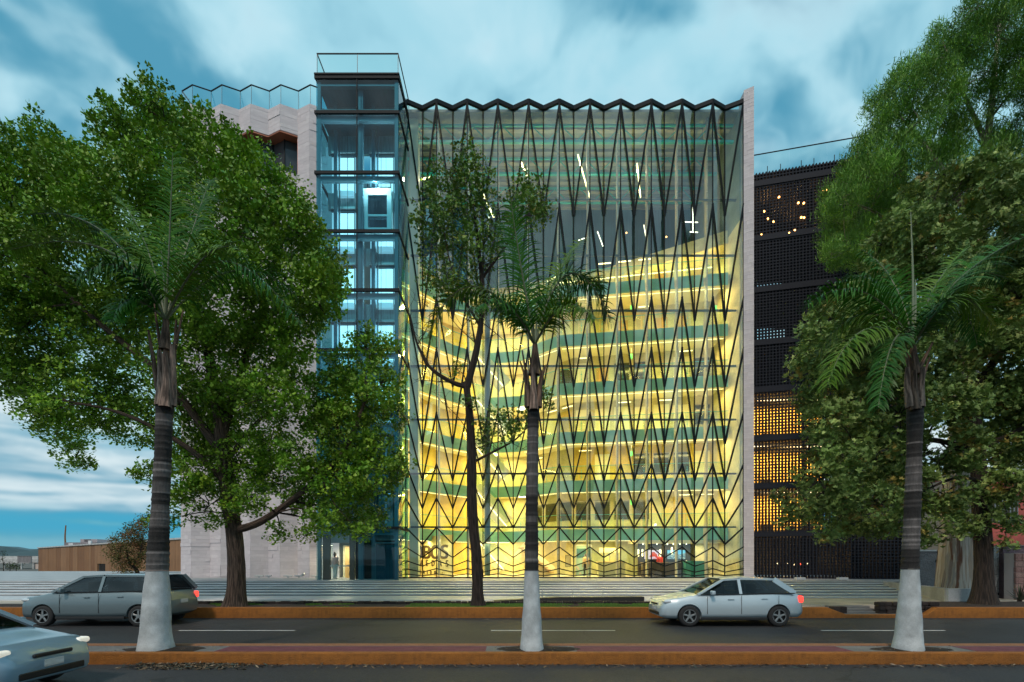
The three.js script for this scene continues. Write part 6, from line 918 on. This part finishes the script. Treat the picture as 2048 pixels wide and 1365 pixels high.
car('grey_suv', 'grey-green estate car with lit red tail lights behind the leaning palm', { L: 4.7, W: 1.82, H: 1.62, paint: paintOf(0.16, 0.215, 0.235), pos: V(xAt(226, 16), 0.005, -16.0), yaw: 0, cabin: { base: [0.24, 0.97], roof: [0.42, 0.9], pillar: 0.56 } });
car('blue_sedan', 'blue-grey sedan coming along the near side of the median', { L: 4.5, W: 1.78, H: 1.44, paint: paintOf(0.21, 0.33, 0.42), pos: V(xAt(30, 7.4) - 2.25 + 0.4, 0.005, -7.6), yaw: Math.PI, cabin: { base: [0.25, 0.9], roof: [0.44, 0.72], pillar: 0.56 }, lit: true });

// ------------------------------------------------------------------ people
function body(caps, cell, k = 0.03) { // one continuous skin over tapered limbs
  const lo = V(1e9, 1e9, 1e9), hi = V(-1e9, -1e9, -1e9); for (const [a, b, ra, rb] of caps) for (const [p, r] of [[a, ra], [b, rb]]) { lo.min(V(...p).subScalar(r + 0.05)); hi.max(V(...p).addScalar(r + 0.05)); }
  const size = Math.max(hi.x - lo.x, hi.y - lo.y, hi.z - lo.z), n = Math.ceil(size / cell), c = lo.clone().add(hi).multiplyScalar(0.5), mc = new MarchingCubes(n, mats.black, false, false, 120000); mc.isolation = 0;
  for (let z = 0; z < n; z++) for (let y = 0; y < n; y++) for (let x = 0; x < n; x++) {
    const p = V((x - n / 2) / (n / 2) * size / 2 + c.x, (y - n / 2) / (n / 2) * size / 2 + c.y, (z - n / 2) / (n / 2) * size / 2 + c.z); let s = 0;
    for (const [a, b, ra, rb] of caps) { const ax = a[0], ay = a[1], az = a[2], bx = b[0] - ax, by = b[1] - ay, bz = b[2] - az, px = p.x - ax, py = p.y - ay, pz = p.z - az, t = Math.min(1, Math.max(0, (px * bx + py * by + pz * bz) / (bx * bx + by * by + bz * bz + 1e-9))), d = Math.hypot(px - bx * t, py - by * t, pz - bz * t) - (ra + (rb - ra) * t); s += Math.exp(-d / k); }
    mc.field[x + y * n + z * n * n] = k * Math.log(s + 1e-30);
  }
  mc.update(); const cnt = mc.count, P = new Float32Array(mc.positionArray.slice(0, cnt * 3)), Nn = new Float32Array(mc.normalArray.slice(0, cnt * 3)); for (let i = 0; i < cnt; i++) { P[i * 3] = P[i * 3] * size / 2 + c.x; P[i * 3 + 1] = P[i * 3 + 1] * size / 2 + c.y; P[i * 3 + 2] = P[i * 3 + 2] * size / 2 + c.z; }
  const g = new THREE.BufferGeometry(); g.setAttribute('position', new THREE.BufferAttribute(P, 3)); g.setAttribute('normal', new THREE.BufferAttribute(Nn, 3)); return g;
}
function person(label, pos, yaw, c) { // walking away, head a little bent
  const root = thing('person', label, 'person', pos); root.rotation.y = yaw; const skin = M(0.42, 0.24, 0.17, { roughness: 0.6 }), hand = (s) => { const w = [s * 0.25, 0.80, 0.05], f = []; f.push([w, [s * 0.255, 0.73, 0.055], 0.026, 0.03]); for (let i = 0; i < 4; i++) f.push([[s * 0.255, 0.72, 0.03 + i * 0.017], [s * 0.245, 0.655 + Math.abs(i - 1.5) * 0.008, 0.035 + i * 0.016], 0.0095, 0.008]); f.push([[s * 0.24, 0.745, 0.085], [s * 0.225, 0.70, 0.1], 0.011, 0.009]); return f; };
  const bodyCaps = [[[0, 1.50, 0], [0, 1.40, 0], 0.055, 0.065], [[0, 1.58, 0.01], [0, 1.63, 0.0], 0.085, 0.09], [[0, 1.53, 0.05], [0, 1.545, 0.06], 0.05, 0.045], [[0, 1.35, 0], [0, 0.98, 0], 0.12, 0.12], [[-0.16, 1.36, 0], [-0.23, 1.10, -0.02], 0.045, 0.038], [[-0.23, 1.10, -0.02], [-0.25, 0.82, 0.05], 0.036, 0.026], [[0.16, 1.36, 0], [0.23, 1.10, -0.02], 0.045, 0.038], [[0.23, 1.10, -0.02], [0.25, 0.82, 0.05], 0.036, 0.026], [[-0.085, 0.92, 0], [-0.09, 0.5, 0.03], 0.085, 0.055], [[-0.09, 0.5, 0.03], [-0.09, 0.08, -0.06], 0.055, 0.038], [[0.085, 0.92, 0], [0.1, 0.5, 0.06], 0.085, 0.055], [[0.1, 0.5, 0.06], [0.1, 0.08, 0.05], 0.055, 0.038], ...hand(-1), ...hand(1), [[0, 1.575, 0.10], [0, 1.555, 0.115], 0.012, 0.014], [[-0.088, 1.585, 0], [-0.092, 1.56, 0], 0.014, 0.012], [[0.088, 1.585, 0], [0.092, 1.56, 0], 0.014, 0.012]];
  part(root, 'body', body(bodyCaps, 0.015, 0.012), skin);
  part(root, 'top', body([[[-0.14, 1.37, 0], [0.14, 1.37, 0], 0.075, 0.075], [[0, 1.34, 0], [0, 0.98, 0], 0.145, 0.135], [[-0.07, 1.3, 0], [-0.06, 0.98, 0], 0.12, 0.12], [[0.07, 1.3, 0], [0.06, 0.98, 0], 0.12, 0.12], [[-0.17, 1.365, 0], [-0.235, 1.09, -0.02], 0.062, 0.052], [[-0.235, 1.09, -0.02], [-0.25, 0.86, 0.04], 0.05, 0.04], [[0.17, 1.365, 0], [0.235, 1.09, -0.02], 0.062, 0.052], [[0.235, 1.09, -0.02], [0.25, 0.86, 0.04], 0.05, 0.04]], 0.02, 0.016), c.top);
  part(root, 'trousers', body([[[-0.06, 0.95, 0], [0.06, 0.95, 0], 0.12, 0.12], [[-0.085, 0.9, 0], [-0.09, 0.5, 0.03], 0.1, 0.072], [[-0.09, 0.5, 0.03], [-0.09, 0.1, -0.06], 0.07, 0.055], [[0.085, 0.9, 0], [0.1, 0.5, 0.06], 0.1, 0.072], [[0.1, 0.5, 0.06], [0.1, 0.1, 0.05], 0.07, 0.055]], 0.02, 0.012), c.legs);
  part(root, 'hair', body([[[0, 1.63, -0.015], [0, 1.60, -0.05], 0.098, 0.095], [[0, 1.56, -0.07], [0, 1.44, -0.085], 0.065, 0.05], ...(c.bun ? [[[0, 1.71, -0.06], [0, 1.72, -0.07], 0.05, 0.05]] : [])], 0.014, 0.014), c.hair);
  for (const s of [-1, 1]) { part(root, 'shoe', rbox(0.095, 0.08, 0.25, 0.035, s * 0.095, 0.04, s > 0 ? 0.1 : -0.01), c.shoe); part(root, 'eye', new THREE.SphereGeometry(0.012, 8, 6).translate(s * 0.032, 1.605, 0.086), mats.black); }
  return root;
}
person('person in a pale pink top and light jeans walking away through the tower entrance', at(670, 1157, 31.9).setY(PLAT), Math.PI * 0.94, { top: M(0.62, 0.42, 0.40, { roughness: 0.9 }), legs: M(0.42, 0.52, 0.55, { roughness: 0.9 }), hair: M(0.05, 0.03, 0.02), shoe: M(0.5, 0.5, 0.5), bun: true });
person('person in a tan top and black trousers standing in the blue-grey doorway, back turned', at(1172, 1157, 36.7).setY(PLAT), Math.PI * 1.1, { top: M(0.55, 0.38, 0.2, { roughness: 0.9 }), legs: M(0.02, 0.02, 0.022, { roughness: 0.9 }), hair: M(0.03, 0.02, 0.015), shoe: M(0.03, 0.03, 0.03) });
person('person in a red top standing behind the dark cafe counter', at(1320, 1157, 36.1).setY(PLAT), 0.4, { top: M(0.6, 0.04, 0.03, { roughness: 0.9 }), legs: M(0.05, 0.05, 0.06, { roughness: 0.9 }), hair: M(0.3, 0.12, 0.04), shoe: M(0.05, 0.05, 0.05) });

renderer.render(scene, camera);
